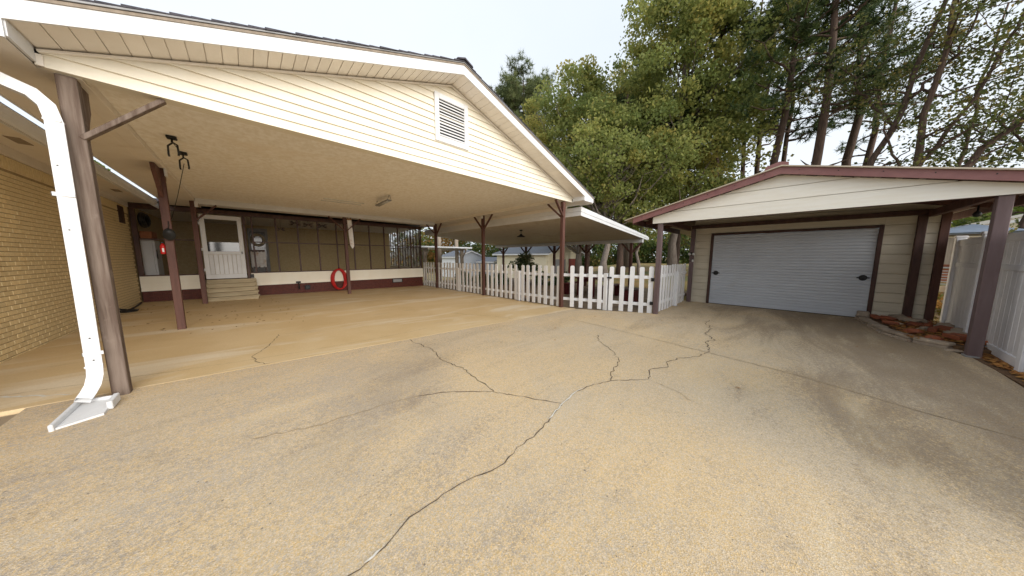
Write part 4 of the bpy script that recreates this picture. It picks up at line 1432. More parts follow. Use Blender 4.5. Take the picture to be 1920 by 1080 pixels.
for s_ in (-1, 1):
    yy = gr0 + s_ * .12
    lim_ = 2.93 if s_ > 0 else -2.64
    while (lim_ - yy) * s_ > .15:
        y2 = yy + s_ * .15
        part('roof_board', MB().prism([(0, yy, gz_(yy) - .003), (0, y2, gz_(y2) - .003), (0, y2, gz_(y2) - .016), (0, yy, gz_(yy) - .016)], (1, 0, 0), 7.51, 12.0), M_redwood, ga)
        yy += s_ * (.155 if abs(yy - gr0) > 1.5 else .23)
part('upper_wall', MB().prism([(0, GR + .01, 2.625), (0, GL - .01, 2.625), (0, GL - .01, gz_(GL) - .01), (0, gr0, gz_(gr0) - .01), (0, GR + .01, gz_(GR) - .01)], (1, 0, 0), GX + .04, GX + .09), M_gsiding, ga)
part('side_wall', MB().box((GX + .102, GL - .04, -.1), (15.4, GL, 2.5)), M_gsiding, ga)
part('side_wall', MB().box((GX + .102, GR, -.1), (15.4, GR + .04, 2.5)), M_gsiding, ga)
wl_ = thing('security_light', 'twin white security light on the garage corner post', 'lamp', (GX - .15, 2.2, 1.58))
part('base', MB().box((GX - .16, 2.17, 1.56), (GX - .131, 2.23, 1.66), .004), M_black, wl_)
for s_ in (-1, 1):
    part('lamp_head', MB().lathe([(0, 0), (.03, 0), (.045, .05), (.045, .06), (0, .06)][::-1], (GX - .22, 2.2 + s_ * .055, 1.60), 12, 0), M_lamp, wl_, True)
part('sensor', MB().lathe([(0, 0), (.028, .01), (.03, .07), (0, .09)], (GX - .17, 2.15, 1.34), 10), M_lamp, wl_, True)
single('hanging_bulb', MB().lathe([(0, 0), (.035, .01), (.05, .05), (.03, .09), (.012, .11), (.012, .20), (0, .20)], (9.2, -2.30, 2.20), 12), M_black, 'small black bulb holder under the garage porch eave', 'lamp', (9.2, -2.3, 2.3), smooth=True)

# ------------------------------------------------------------------ stone edged bed
bed = thing('garden_bed', 'raised bed edged with stone blocks beside the garage wall', 'garden bed', (9.4, -1.9, 0))
sv = [(8.02, -2.42), (8.10, -2.0), (8.36, -1.74), (8.87, -1.54), (10.42, -1.42), (10.62, -1.44), (10.62, -2.5), (9.5, -2.46)]
part('soil', MB().prism([(x, y, 0) for x, y in sv], (0, 0, 1), -.05, .07), M_soil, bed)
path = [(8.07, -2.02), (8.30, -1.72), (8.84, -1.50), (9.6, -1.44), (10.50, -1.38)]
for course, (zz, hh) in enumerate(((-.01, .062), (.054, .055))):
    d = 0
    for (a, b) in zip(path, path[1:]):
        L = math.hypot(b[0] - a[0], b[1] - a[1])
        n = max(1, round(L / .27))
        for i in range(n):
            t0, t1 = i / n, (i + 1) / n
            ang = math.atan2(b[1] - a[1], b[0] - a[0])
            cx, cy = a[0] + (b[0] - a[0]) * (t0 + t1) / 2, a[1] + (b[1] - a[1]) * (t0 + t1) / 2
            l = L / n - .012
            rr = ang + rnd.gauss(0, .04)
            rot = ((math.cos(rr), -math.sin(rr), 0), (math.sin(rr), math.cos(rr), 0), (0, 0, 1))
            part('stone', MB().box((cx - l / 2, cy - .07 - rnd.uniform(0, .02), zz), (cx + l / 2, cy + .07, zz + hh - rnd.uniform(0, .008)), .012, rot), M_stone, bed)
part('stone', MB().box((10.42, -1.52, .0), (10.60, -1.34, .20), .015), M_stone, bed)
for i in range(30):
    x, y = rnd.uniform(8.25, 10.55), rnd.uniform(-2.42, -1.62)
    if y > -1.62 - max(0, (8.9 - x)) * .5:
        continue
    single('rock', MB().blob((0, 0, 0), 1, i, flat=.5) if False else MB().blob((x, y, .10 + rnd.uniform(0, .05)), rnd.uniform(.07, .17), i, flat=.5), M_rock if rnd.random() < .7 else M_stone,
           'reddish rock lying among leaves in the stone edged bed', 'rock', (x, y, .1), 'rocks in the garden bed')
for i, (x, y, a, lab) in enumerate(((10.1, -1.55, .1, 'red brick against the garage wall, nearest the roller door'), (8.45, -2.12, .5, 'loose red brick at the front corner of the bed beside the plum post'), (8.62, -2.25, 1.1, 'loose red brick lying behind the front corner brick'), (9.05, -2.05, -.3, 'loose red brick in the middle of the bed'))):
    rot = ((math.cos(a), -math.sin(a), 0), (math.sin(a), math.cos(a), 0), (0, 0, 1))
    single('loose_brick', MB().box((x - .12, y - .05, .12), (x + .12, y + .05, .19), .008, rot), M_rock, lab, 'brick', (x, y, .12), 'loose bricks in the bed')
single('flat_stone', MB().blob((7.98, -2.03, .01), .11, 77, flat=.3), M_stone, 'pale flat stone at the corner of the bed by the plum post', 'rock', (7.98, -2.03, 0))


def leaf_litter(name, label, spots, size, seed, zf, m=M_leafdead):
    g = random.Random(seed)
    mb = MB()
    for x, y in spots:
        s = size * g.uniform(.5, 1.3)
        a = g.uniform(0, 6.28)
        z = zf(x, y) + .008
        c, n = math.cos(a), math.sin(a)
        loc = [(-1, 0, 0), (-.3, -.45, .15), (.5, -.35, .2), (1, 0, .05), (.5, .35, .25), (-.3, .45, .1)]
        vs = [(x + s * (p[0] * c - p[1] * n), y + s * (p[0] * n + p[1] * c), z + s * p[2] * g.uniform(.3, 1.5)) for p in loc]
        mb.add(vs, [(0, 1, 2, 3), (0, 3, 4, 5)])
    o = single(name, mb, m, label, 'leaves', kind='stuff')
    return o


g = random.Random(5)
leaf_litter('bed_leaves', 'brown and orange fallen leaves filling the stone edged bed', [(g.uniform(8.2, 10.6), g.uniform(-2.45, -1.62)) for _ in range(900)], .045, 3, lambda x, y: .07 + .05 * g.random(), mat('orange_leaf', (.30, .11, .03), (.42, .22, .06), 14, rough=.8, bmp=.1, rand=0))
leaf_litter('strip_leaves', 'dead leaves in the soil strip along the vinyl fence', [(g.uniform(4.5, 8.0), 0) for _ in range(0)] + [(x, -2.13 - (.02 + .20 * g.random())) for x in [g.uniform(5.0, 8.0) for _ in range(420)]], .04, 4, lambda x, y: .01, MATS['orange_leaf'])
single('soil_strip', MB().box((4.5, -2.42, -.1), (8.0, -2.09, .004)), M_soil, kind='structure')
leaf_litter('slab_leaves', 'scattered dead leaves on the carport slab near the house', [(g.uniform(-2.3, .9), g.uniform(7.5, 12.9)) for _ in range(120)], .032, 6, gh)
leaf_litter('slab_leaves', 'few dead leaves scattered on the open driveway', [(g.uniform(2.5, 9), g.uniform(-1.8, 4.2)) for _ in range(16)], .028, 8, gh)

# ------------------------------------------------------------------ vinyl privacy fence on the right
def vf_y(x):
    return -2.30 - .068 * (x - 7.08)


vf_secs = [(2.9, 4.95), (5.05, 7.02), (7.12, 9.12), (9.22, 10.62)]
vlabels = ['white vinyl fence panel outside the frame edge, nearest camera', 'white vinyl privacy fence panel right of the plum post', 'white vinyl privacy fence panel behind the plum post', 'white vinyl fence panel at far end beside the garage']
for (xa, xb), lab in zip(vf_secs, vlabels):
    t = thing('vinyl_fence', lab, 'fence', ((xa + xb) / 2, vf_y((xa + xb) / 2), 0), 'vinyl fence panels')
    n = round((xb - xa) / .172)
    w = (xb - xa) / n
    for i in range(n):
        x0, x1 = xa + i * w, xa + (i + 1) * w
        xm = (x0 + x1) / 2
        yy = vf_y(xm)
        ang = math.atan(-.068)
        rot = ((math.cos(ang), -math.sin(ang), 0), (math.sin(ang), math.cos(ang), 0), (0, 0, 1))
        part('board', MB().box((x0 + .002, yy - .012, .13), (x1 - .002, yy + .012, 1.76), .006, rot), M_vinyl, t)
    for z0, z1 in ((.02, .15), (1.30, 1.39), (1.74, 1.86)):
        a, b = (xa, vf_y(xa), (z0 + z1) / 2), (xb, vf_y(xb), (z0 + z1) / 2)
        part('rail', MB().bar(a, b, .05, z1 - z0, (0, 0, 1), .006), M_vinyl, t)
for i, (x, lab) in enumerate(((5.0, 'white vinyl fence post nearest the camera'), (7.07, 'white vinyl fence post hidden by the plum post'), (9.17, 'white vinyl fence post with flat cap between far panels'), (10.67, 'last white vinyl fence post beside the garage'))):
    t = thing('vinyl_fence_post', lab, 'fence post', (x, vf_y(x), 0), 'vinyl fence posts')
    y = vf_y(x)
    part('shaft', MB().box((x - .05, y - .06, -.05), (x + .05, y + .06, 1.90), .006), M_vinyl, t)
    part('cap', MB().box((x - .062, y - .072, 1.902), (x + .062, y + .072, 1.925), .005).prism([(x - .055, y - .065, 1.925), (x + .055, y - .065, 1.925), (x + .055, y + .065, 1.925), (x - .055, y + .065, 1.925)], (0, 0, 1), 0, .02), M_vinyl, t)

# ------------------------------------------------------------------ yard buildings
def gable_house(name, label, x0, x1, y0, y1, zb, ze, zr, wm, rm, cat='shed', ov=.25, ridge='y', gm=None):
    t = thing(name, label, cat, ((x0 + x1) / 2, (y0 + y1) / 2, zb))
    part('wall', MB().box((x0, y0, zb), (x1, y1, ze)), wm, t)
    gm = gm or wm
    if ridge == 'y':
        xm = (x0 + x1) / 2
        for yy in (y0, y1 - .05):
            part('gable', MB().prism([(x0, 0, ze), (x1, 0, ze), (xm, 0, zr)], (0, 1, 0), yy - .004 if yy == y0 else yy, yy + .05), gm, t)
        sl = (zr - ze) / (xm - x0)
        for s_, xe in ((-1, x0), (1, x1)):
            xo = xe + s_ * ov
            part('roof', MB().prism([(xm, 0, zr), (xo, 0, zr - sl * abs(xo - xm)), (xo, 0, zr - sl * abs(xo - xm) + .07), (xm, 0, zr + .07)], (0, 1, 0), y0 - ov, y1 + ov), rm, t)
            part('eave_fascia', MB().box((xo - .015, y0 - ov, zr - sl * abs(xo - xm) - .10), (xo + .015, y1 + ov, zr - sl * abs(xo - xm) + .02)), M_white, t)
            part('rake_board', MB().prism([(xm, 0, zr - .10), (xo, 0, zr - sl * abs(xo - xm) - .10), (xo, 0, zr - sl * abs(xo - xm)), (xm, 0, zr)], (0, 1, 0), y0 - ov - .02, y0 - ov + .005), M_white, t)
    else:
        ym = (y0 + y1) / 2
        for xx in (x0, x1 - .05):
            part('gable', MB().prism([(0, y0, ze), (0, y1, ze), (0, ym, zr)], (1, 0, 0), xx - .004 if xx == x0 else xx, xx + .05), gm, t)
        sl = (zr - ze) / (ym - y0)
        for s_, ye in ((-1, y0), (1, y1)):
            yo = ye + s_ * ov
            part('roof', MB().prism([(0, ym, zr), (0, yo, zr - sl * abs(yo - ym)), (0, yo, zr - sl * abs(yo - ym) + .07), (0, ym, zr + .07)], (1, 0, 0), x0 - ov, x1 + ov), rm, t)
            part('rake_board', MB().prism([(0, ym, zr - .12), (0, yo, zr - sl * abs(yo - ym) - .12), (0, yo, zr - sl * abs(yo - ym)), (0, ym, zr)], (1, 0, 0), x0 - ov - .03, x0 - ov + .005), M_white, t)
    return t


ws = gable_house('white_shed', 'small white shed with grey gable roof far behind the fence', 17.4, 21.2, 26.8, 30.2, -1.0, 1.62, 2.28, M_shedwhite, M_roofgrey, gm=M_shedgrey)
part('end_wall', MB().box((17.42, 26.74, -1.0), (21.18, 26.79, 1.62)), M_shedgrey, ws)
cb = gable_house('cream_outbuilding', 'long cream outbuilding with dark roof and red door', 19.0, 24.6, 14.8, 21.6, -.9, 1.90, 2.72, M_creambld, M_roofgrey, 'building', .35)
part('door', MB().box((22.3, 14.74, -.7), (24.2, 14.79, 1.35), .006), M_reddoor, cb)
part('window', MB().box((20.0, 14.74, -.1), (21.7, 14.79, 1.3), .006), M_grey, cb)
part('wall_panel', MB().box((18.95, 14.9, -.9), (18.99, 16.6, 1.85)), M_creambld, cb)
gable_house('grey_shed', 'low grey shed roof between the white shed and cream building', 19.8, 22.4, 23.0, 25.8, -1.0, 1.05, 1.45, M_shedgrey, M_roofgrey)

# pergola at the porch corner
pg = thing('pergola', 'white slatted pergola on wooden posts beyond the porch', 'pergola', (10.2, 18.8, 0))
for x in (8.6, 11.6):
    part('beam', MB().box((x - .05, 16.6, 2.0), (x + .05, 21.0, 2.14), .006), M_greywood, pg)
for k in range(24):
    y = 16.7 + k * .185
    part('slat', MB().box((7.9, y, 2.145), (12.2, y + .08, 2.24), .006), M_shedwhite, pg)
for x, y in ((8.6, 17.2), (11.6, 17.2), (8.6, 20.5), (11.6, 20.5)):
    po = part('post', MB().box((x - .10, y - .10, -.4), (x + .10, y + .10, 1.998), .008), M_greywood, pg)
    for s_ in (-1, 1):
        part('brace', MB().bar((x, y + s_ * .09, 1.45), (x, y + s_ * .55, 1.99), .08, .06, (1, 0, 0), .004), M_greywood, po)
for x, y, h, lab in ((11.6, 17.9, 3.4, 'tall weathered yard pole right of the pergola'), (9.55, 16.9, 3.2, 'pale wooden yard pole in front of the pergola')):
    single('yard_pole', MB().tube([(x, y, -.4), (x + .01, y, 1.5), (x, y, h)], [.15, .14, .13], 12).lathe([(.13, 0), (.135, .01), (.06, .06), (0, .06)], (x, y, h), 12), M_greywood, lab, 'pole', (x, y, -.3), smooth=True)

# neighbour's place to the right
nb = gable_house('neighbour_house', 'neighbour cream house with low gable behind the vinyl fence', 24.0, 34.0, -12.2, -5.0, -.2, 2.52, 3.70, M_creambld, M_tanmetal, 'house', .4, 'x')
part('brick_base', MB().box((23.95, -12.1, -.2), (23.99, -5.1, 1.9)), M_rock, nb)
part('porch_roof', MB().prism([(23.0, 0, 2.2), (24.0, 0, 2.5), (24.0, 0, 2.6), (22.95, 0, 2.28)], (0, 1, 0), -9.5, -6.6), M_white, nb)
cn = thing('canopy', 'blue grey metal canopy beside the neighbour house', 'canopy', (21.5, -5.3, -.2))
part('roof', MB().prism([(20.6, -6.2, 2.42), (22.6, -6.2, 2.42), (22.6, -4.3, 2.42), (20.6, -4.3, 2.42)], (0, 0, 1), 0, .06).add([(20.5, -6.3, 2.482), (22.7, -6.3, 2.482), (22.7, -4.2, 2.482), (20.5, -4.2, 2.482), (21.3, -5.3, 2.85), (21.9, -5.2, 2.85)], [(0, 1, 5, 4), (1, 2, 5), (2, 3, 4, 5), (3, 0, 4)]), M_bluecanopy, cn)
for x, y in ((20.7, -6.1), (22.5, -6.1), (20.7, -4.4), (22.5, -4.4)):
    part('post', MB().box((x - .06, y - .06, -.2), (x + .06, y + .06, 2.418), .005), M_darkframe, cn)
part('rail_panel', MB().box((20.68, -6.0, 1.2), (20.72, -4.5, 2.3)), M_greywood, cn)
cf = thing('chain_link_fence', 'chain link fence seen between the garage and vinyl fence', 'fence', (14.5, -3.5, 0))
part('mesh_panel', MB().add([(16.0, -2.3, .0), (16.0, -9.0, .0), (16.0, -9.0, 1.15), (16.0, -2.3, 1.15)], [(0, 1, 2, 3)]), M_chain, cf)
part('top_rail', MB().tube([(16.0, -2.3, 1.16), (16.0, -9, 1.16)], .03, 8), M_grey, cf, True)
for y in (-2.3, -4.7, -7.0, -9.0):
    part('post', MB().tube([(16.03, y, -.1), (16.03, y, 1.2)], .035, 8), M_grey, cf, True)
for i, (x, y, z, r_) in enumerate(((12.6, -3.05, .35, .3), (12.9, -3.25, .15, .34), (12.3, -2.85, .12, .3), (12.7, -3.0, .62, .25))):
    single('field_stone', MB().blob((x, y, z), r_, 200 + i, flat=.7), M_stone, 'pale field stone heaped behind the vinyl fence end', 'rock', (x, y, 0), 'heap of field stones')

# ------------------------------------------------------------------ vegetation
def leaf_mesh(name, P, size, tint, rng, m, needle=False):
    """one quad (folded along its length) per leaf at points P"""
    n = len(P)
    d = rng.normal(size=(n, 3))
    d /= np.linalg.norm(d, axis=1)[:, None]
    e = rng.normal(size=(n, 3))
    e[:, 2] += .0
    e -= d * (e * d).sum(1)[:, None]
    e /= np.linalg.norm(e, axis=1)[:, None]
    s = (size * rng.uniform(.6, 1.35, n))[:, None]
    w = .42 if not needle else .10
    v = np.empty((n, 4, 3))
    v[:, 0] = P - d * s * .5
    v[:, 1] = P + e * s * w
    v[:, 2] = P + d * s * .5
    v[:, 3] = P - e * s * w
    me = bpy.data.meshes.new(name)
    me.vertices.add(n * 4)
    me.vertices.foreach_set('co', v.reshape(-1))
    me.loops.add(n * 4)
    me.loops.foreach_set('vertex_index', np.arange(n * 4, dtype=np.int32))
    me.polygons.add(n)
    me.polygons.foreach_set('loop_start', np.arange(0, n * 4, 4, dtype=np.int32))
    me.polygons.foreach_set('loop_total', np.full(n, 4, dtype=np.int32))
    at = me.attributes.new('tint', 'FLOAT', 'FACE')
    at.data.foreach_set('value', np.clip(tint, 0, 1).astype(np.float32))
    me.materials.append(m)
    me.update()
    me.validate()
    return me


def obj_child(name, me, parent):
    o = bpy.data.objects.new(name, me)
    COL.objects.link(o)
    o.parent = parent
    ORG[o.name] = ORG[parent.name]
    return o


def wob(a, b, n, amp, rng):
    t = np.linspace(0, 1, n)[:, None]
    p = a + (b - a) * t
    k = rng.normal(size=(n, 3)) * amp
    k[0] = 0
    return p + k * np.sin(np.pi * np.clip(t, 0, 1)) + 0


def broadleaf(label, x, y, H, rad, zlow, ncl, per, lsize, m, seed, bark=M_greybark, trunk_r=.28, lean=(0, 0), tint0=.4, tspread=.3, clr=1.0, cat='tree', group=None, name='maple_tree'):
    rng = np.random.default_rng(seed)
    z0 = terr(x, y) - .1
    t = thing(name, label, cat, (x, y, z0), group)
    top = np.array((lean[0], lean[1], H))
    n = 9
    tp = wob(np.zeros(3), top * .9, n, .25, rng)
    tr = trunk_r * (1 - .85 * np.linspace(0, 1, n) ** .8)
    tr[0] *= 1.4
    tm = MB()
    tm.tube(tp, tr, 9)
    cen, cw = [], []
    zc, zh = (zlow + H) / 2, (H - zlow) / 2
    lob = rng.normal(size=(7, 3)) * (rad * .45, rad * .45, zh * .5)
    for i in range(ncl):
        u = rng.normal(size=3)
        u /= np.linalg.norm(u)
        r_ = rng.uniform(.25, 1) ** .55
        f = 1 + .22 * math.sin(3 * math.atan2(u[1], u[0]) + seed) + .18 * math.sin(5 * u[2] + seed)
        wz = 1 - .30 * max(0, u[2])
        c = np.array((u[0] * rad * f * wz, u[1] * rad * f * wz, u[2] * zh)) * r_
        c += np.array((lean[0] * (.5 + c[2] / H), lean[1] * (.5 + c[2] / H), zc))
        cen.append(c)
    cen = np.array(cen)
    br = MB()
    step = max(1, ncl // 90)
    for c in cen[::step]:
        zb_ = max(zlow * .7, c[2] - np.hypot(c[0], c[1]) * rng.uniform(.5, 1.1))
        k = np.clip(zb_ / (H * .9), .05, .95)
        a = np.array([np.interp(k, np.linspace(0, 1, n), tp[:, j]) for j in range(3)])
        q = wob(a, c, 6, .12 * np.linalg.norm(c - a) / 3, rng)
        r0 = trunk_r * (1 - .85 * k ** .8) * .42
        br.tube(q, np.linspace(r0, .012, 6), 5, False)
    tm.add(br.v, br.f)
    me = tm.mesh('trunk', (0, 0, 0), True)
    me.materials.append(bark)
    obj_child('trunk', me, t)
    P, T = [], []
    for c in cen:
        k = int(per * rng.uniform(.5, 1.5))
        cr = clr * rng.uniform(.6, 1.25)
        q = rng.normal(size=(k, 3))
        q /= np.linalg.norm(q, axis=1)[:, None]
        q *= (rng.uniform(0, 1, k) ** .45 * cr)[:, None]
        q[:, 2] *= .6
        q[:, 2] -= .10 * (q[:, 0] ** 2 + q[:, 1] ** 2)
        P.append(c + q)
        T.append(np.full(k, tint0 + rng.normal() * tspread * .7) + rng.normal(size=k) * .14)
    P = np.concatenate(P)
    me = leaf_mesh('crown', P, lsize, np.concatenate(T), rng, m)
    obj_child('crown', me, t)
    return t


def pine(label, x, y, H, seed, trunk_r=.22, first=.45, spread=3.2, nb=46, tuft=9, taper=.75, lean=(0, 0), tsize=.42, group='tall pines behind the garage', m=L_pine, dead=5):
    rng = np.random.default_rng(seed)
    z0 = terr(x, y) - .1
    t = thing('pine_tree', label, 'tree', (x, y, z0), group)
    n = 10
    tp = wob(np.zeros(3), np.array((lean[0], lean[1], H)), n, .18, rng)
    tr = trunk_r * (1 - .8 * np.linspace(0, 1, n))
    tr[0] *= 1.25
    tm = MB()
    tm.tube(tp, tr, 9)
    P, T, D = [], [], []
    for i in range(nb + dead):
        isd = i >= nb
        k = rng.uniform(first, 1.0) if not isd else rng.uniform(first * .55, first)
        a = np.array([np.interp(k, np.linspace(0, 1, n), tp[:, j]) for j in range(3)])
        az = rng.uniform(0, 2 * math.pi)
        L = spread * (1.12 - taper * (k - first) / (1 - first + .01)) * rng.uniform(.55, 1.15) if not isd else rng.uniform(.6, 1.6)
        up = rng.uniform(-.1, .5)
        b = a + np.array((math.cos(az) * L, math.sin(az) * L, up * L))
        q = wob(a, b, 6, .10 * L / 2, rng)
        tm.tube(q, np.linspace(.055 * (1.3 - k) + .02, .012, 6), 5, False)
        if isd:
            continue
        for s_ in range(int(tuft * rng.uniform(.7, 1.3))):
            u = rng.uniform(.35, 1.05)
            c = a + (b - a) * u + rng.normal(size=3) * (.30 * L / 2.5, .30 * L / 2.5, .16)
            P.append(c)
    P = np.array(P)
    # each tuft is a spray of long needles
    nd_ = 22
    rep = np.repeat(P, nd_, axis=0)
    dirs = rng.normal(size=rep.shape)
    dirs[:, 2] += .5
    dirs /= np.linalg.norm(dirs, axis=1)[:, None]
    off = rep + dirs * tsize * .5 * rng.uniform(.3, 1.15, (len(rep), 1))
    tint = np.repeat(rng.uniform(.05, .75, len(P)), nd_) + rng.normal(size=len(rep)) * .1
    nn = len(rep)
    e = rng.normal(size=rep.shape)
    e -= dirs * (e * dirs).sum(1)[:, None]
    e /= np.linalg.norm(e, axis=1)[:, None]
    v = np.empty((nn, 3, 3))
    L = tsize * rng.uniform(.5, 1.1, (nn, 1))
    v[:, 0] = off - dirs * L * .5 - e * .022
    v[:, 1] = off - dirs * L * .5 + e * .022
    v[:, 2] = off + dirs * L * .5
    me = bpy.data.meshes.new('crown')
    me.vertices.add(nn * 3)
    me.vertices.foreach_set('co', v.reshape(-1))
    me.loops.add(nn * 3)
    me.loops.foreach_set('vertex_index', np.arange(nn * 3, dtype=np.int32))
    me.polygons.add(nn)
    me.polygons.foreach_set('loop_start', np.arange(0, nn * 3, 3, dtype=np.int32))
    me.polygons.foreach_set('loop_total', np.full(nn, 3, dtype=np.int32))
    at = me.attributes.new('tint', 'FLOAT', 'FACE')
    at.data.foreach_set('value', np.clip(tint, 0, 1).astype(np.float32))
    me.materials.append(m)
    me.update()
    me2 = tm.mesh('trunk', (0, 0, 0), True)
    me2.materials.append(M_bark)
    obj_child('trunk', me2, t)
    obj_child('crown', me, t)
    return t


TH = R(44.54)


def at_px(px, d):
    """ground position at distance d in the direction that the photo column px shows near the horizon"""
    a = TH + math.atan2(px - 960, 504.0)
    return d * math.sin(a), d * math.cos(a)


x, y = at_px(1085, 25)
broadleaf('broad yellow green maple left of the taller maple behind the patio roof', x, y, 17.6, 5.5, 3.0, 400, 170, .19, L_maple, 11, trunk_r=.30, tint0=.48)
x, y = at_px(1262, 23)
broadleaf('tallest yellow green maple behind the gap between patio roof and garage', x, y, 22.0, 5.0, 3.8, 470, 165, .18, L_maple, 12, trunk_r=.30, tint0=.46)
x, y = at_px(1135, 19)
broadleaf('leaning grey barked maple just beyond the patio roof', x, y, 11.5, 3.6, 3.6, 150, 140, .17, L_maple, 13, trunk_r=.25, tint0=.40, lean=(.5, .3))
x, y = at_px(1175, 30)
broadleaf('maple standing behind the two front maples', x, y, 20.0, 5.0, 4.0, 260, 120, .20, L_maple, 14, trunk_r=.30, tint0=.35)
x, y = at_px(1200, 21)
broadleaf('slim young maple beside the low corner of the patio roof', x, y, 8.5, 2.2, 2.6, 70, 120, .15, L_maple, 15, trunk_r=.13, tint0=.3)
x, y = at_px(1320, 27)
broadleaf('shorter dark maple filling the gap above the garage roof end', x, y, 9.5, 3.0, 2.0, 110, 120, .17, L_maple, 16, trunk_r=.15, tint0=.25)

x, y = at_px(980, 38)
pine('distant pine with rounded crown above the carport roof slope', x, y, 25.5, 31, .3, .55, 4.4, 150, 30, tsize=.65, taper=.35, group='tall pines behind the garage', m=leaf_mat('far_pine_needle', (.09, .125, .05), (.17, .20, .08), (.26, .26, .11), .3))
for px, d, H, tr, f, sd, lab in ((1328, 24, 23, .30, .40, 41, 'thick trunked pine rising just left of the garage ridge'), (1405, 27, 22, .20, .42, 42, 'slim pine above the left slope of the garage roof'),
                                 (1432, 22, 21, .24, .42, 43, 'pine directly behind the garage ridge cap'), (1458, 29, 22, .20, .42, 44, 'slim pine just right of the garage ridge cap'),
                                 (1505, 22, 21, .25, .40, 45, 'straight pine right of the garage ridge'), (1565, 24, 20, .24, .42, 46, 'pine above the middle of the right garage roof slope'),
                                 (1375, 32, 23, .22, .42, 47, 'farther pine between the maple and the garage ridge'), (1600, 32, 22, .24, .42, 48, 'farther pine behind the crooked oaks')):
    x, y = at_px(px, d)
    pine(lab, x, y, H, sd, tr, f, 3.2, 40, 13, tsize=.5, lean=(rnd.uniform(-.5, .5), rnd.uniform(-.5, .5)))


def oak(label, x, y, limbs, seed, tr=.2, per=30, clr=.55, lsize=.11, tint0=.4, nsub=7):
    """open crooked tree: hand placed limbs, side twigs, sparse leaf sprays"""
    rng = np.random.default_rng(seed)
    z0 = terr(x, y) - .1
    t = thing('oak_tree', label, 'tree', (x, y, z0), 'crooked oaks behind the garage')
    tm = MB()
    P, T = [], []
    for pts, r0, r1 in limbs:
        pts = np.array(pts, float)
        m_ = 14
        u = np.linspace(0, len(pts) - 1, m_)
        # smooth polyline
        q = np.array([[np.interp(s, range(len(pts)), pts[:, j]) for j in range(3)] for s in u])
        q[1:-1] = (q[:-2] + 2 * q[1:-1] + q[2:]) / 4
        q[1:-1] += rng.normal(size=(m_ - 2, 3)) * .05
        tm.tube(q, np.linspace(r0, r1, m_) * .62, 8)
        for k in range(nsub):
            s = rng.uniform(.3, 1)
            a = np.array([np.interp(s * (m_ - 1), range(m_), q[:, j]) for j in range(3)])
            d = rng.normal(size=3)
            d[2] = abs(d[2]) * .5 + .1
            d /= np.linalg.norm(d)
            L = rng.uniform(1.0, 2.8)
            b = a + d * L
            w_ = wob(a, b, 6, .12, rng)
            tm.tube(w_, np.linspace(max(.02, (r0 + (r1 - r0) * s) * .35), .008, 6), 5, False)
            for j in range(5):
                c = a + (b - a) * rng.uniform(.35, 1.1) + rng.normal(size=3) * .35
                n_ = int(per * rng.uniform(.4, 1.4))
                g_ = rng.normal(size=(n_, 3)) * clr * .5
                g_[:, 2] *= .45
                P.append(c + g_)
                T.append(np.full(n_, tint0 + rng.normal() * .22) + rng.normal(size=n_) * .15)
    me = tm.mesh('trunk', (0, 0, 0), True)
    me.materials.append(M_bark)
    obj_child('trunk', me, t)
    obj_child('crown', leaf_mesh('crown', np.concatenate(P), lsize, np.concatenate(T), rng, L_oak), t)


x, y = at_px(1645, 20)
oak('crooked oak with an S shaped trunk above the garage roof', x, y, [([(0, 0, 0), (.1, .2, 3), (-.1, .75, 4.6), (.2, .35, 6.2), (0, -.2, 8.5), (.2, -.6, 11), (0, -.9, 14)], .24, .08), ([(.1, 0, 7), (.3, .9, 8.5), (.5, 1.8, 10.5)], .10, .03), ([(0, -.2, 8), (.3, -1.2, 9.5), (.4, -1.8, 12)], .09, .03)], 51, nsub=10)
x, y = at_px(1712, 20)
oak('forked oak with a long limb sweeping right over the garage', x, y, [([(0, 0, 0), (0, .1, 3), (.1, .4, 5), (0, .2, 8), (.1, 0, 11.5), (.1, -.2, 14)], .26, .06), ([(0, .05, 3.4), (.1, -.9, 5.2), (.2, -2.2, 7.0), (.4, -3.9, 8.6), (.6, -5.6, 10.6)], .19, .05), ([(.1, .3, 5), (.2, -.6, 7), (.1, -1.3, 9.5), (.1, -1.6, 12)], .12, .04), ([(0, .2, 4.2), (.1, 1.0, 6), (.2, 1.5, 8.5)], .10, .03), ([(.1, -.8, 5.0), (.2, -1.5, 5.6), (.2, -2.2, 5.7), (.3, -2.8, 6.4)], .06, .02)], 52, nsub=9)
x, y = at_px(1760, 27)
oak('thin oak farther back right of the forked oak', x, y, [([(0, 0, 0), (.1, .1, 4), (.2, -.3, 8), (0, -.6, 13)], .2, .05), ([(.1, 0, 5), (.2, -1.5, 8), (.3, -2.6, 12)], .10, .03)], 53, nsub=11)
x, y = at_px(1925, 22)
oak('sparse oak at the right edge above the garage eave', x, y, [([(0, 0, 0), (.1, .1, 3), (.2, .2, 6), (0, .1, 10)], .16, .04), ([(.1, .1, 3.5), (.2, 1.2, 4.4), (.2, 2.4, 4.6)], .06, .015), ([(.1, .1, 5), (.3, .9, 6.5), (.3, 1.9, 8)], .08, .02)], 54, per=26, nsub=9)
x, y = at_px(1540, 30)
broadleaf('leafy tree low behind the right garage roof slope', x, y, 7.0, 3.2, 3.0, 40, 60, .14, L_oak, 56, trunk_r=.16, tint0=.4, clr=.9, bark=M_bark, name='oak_tree')

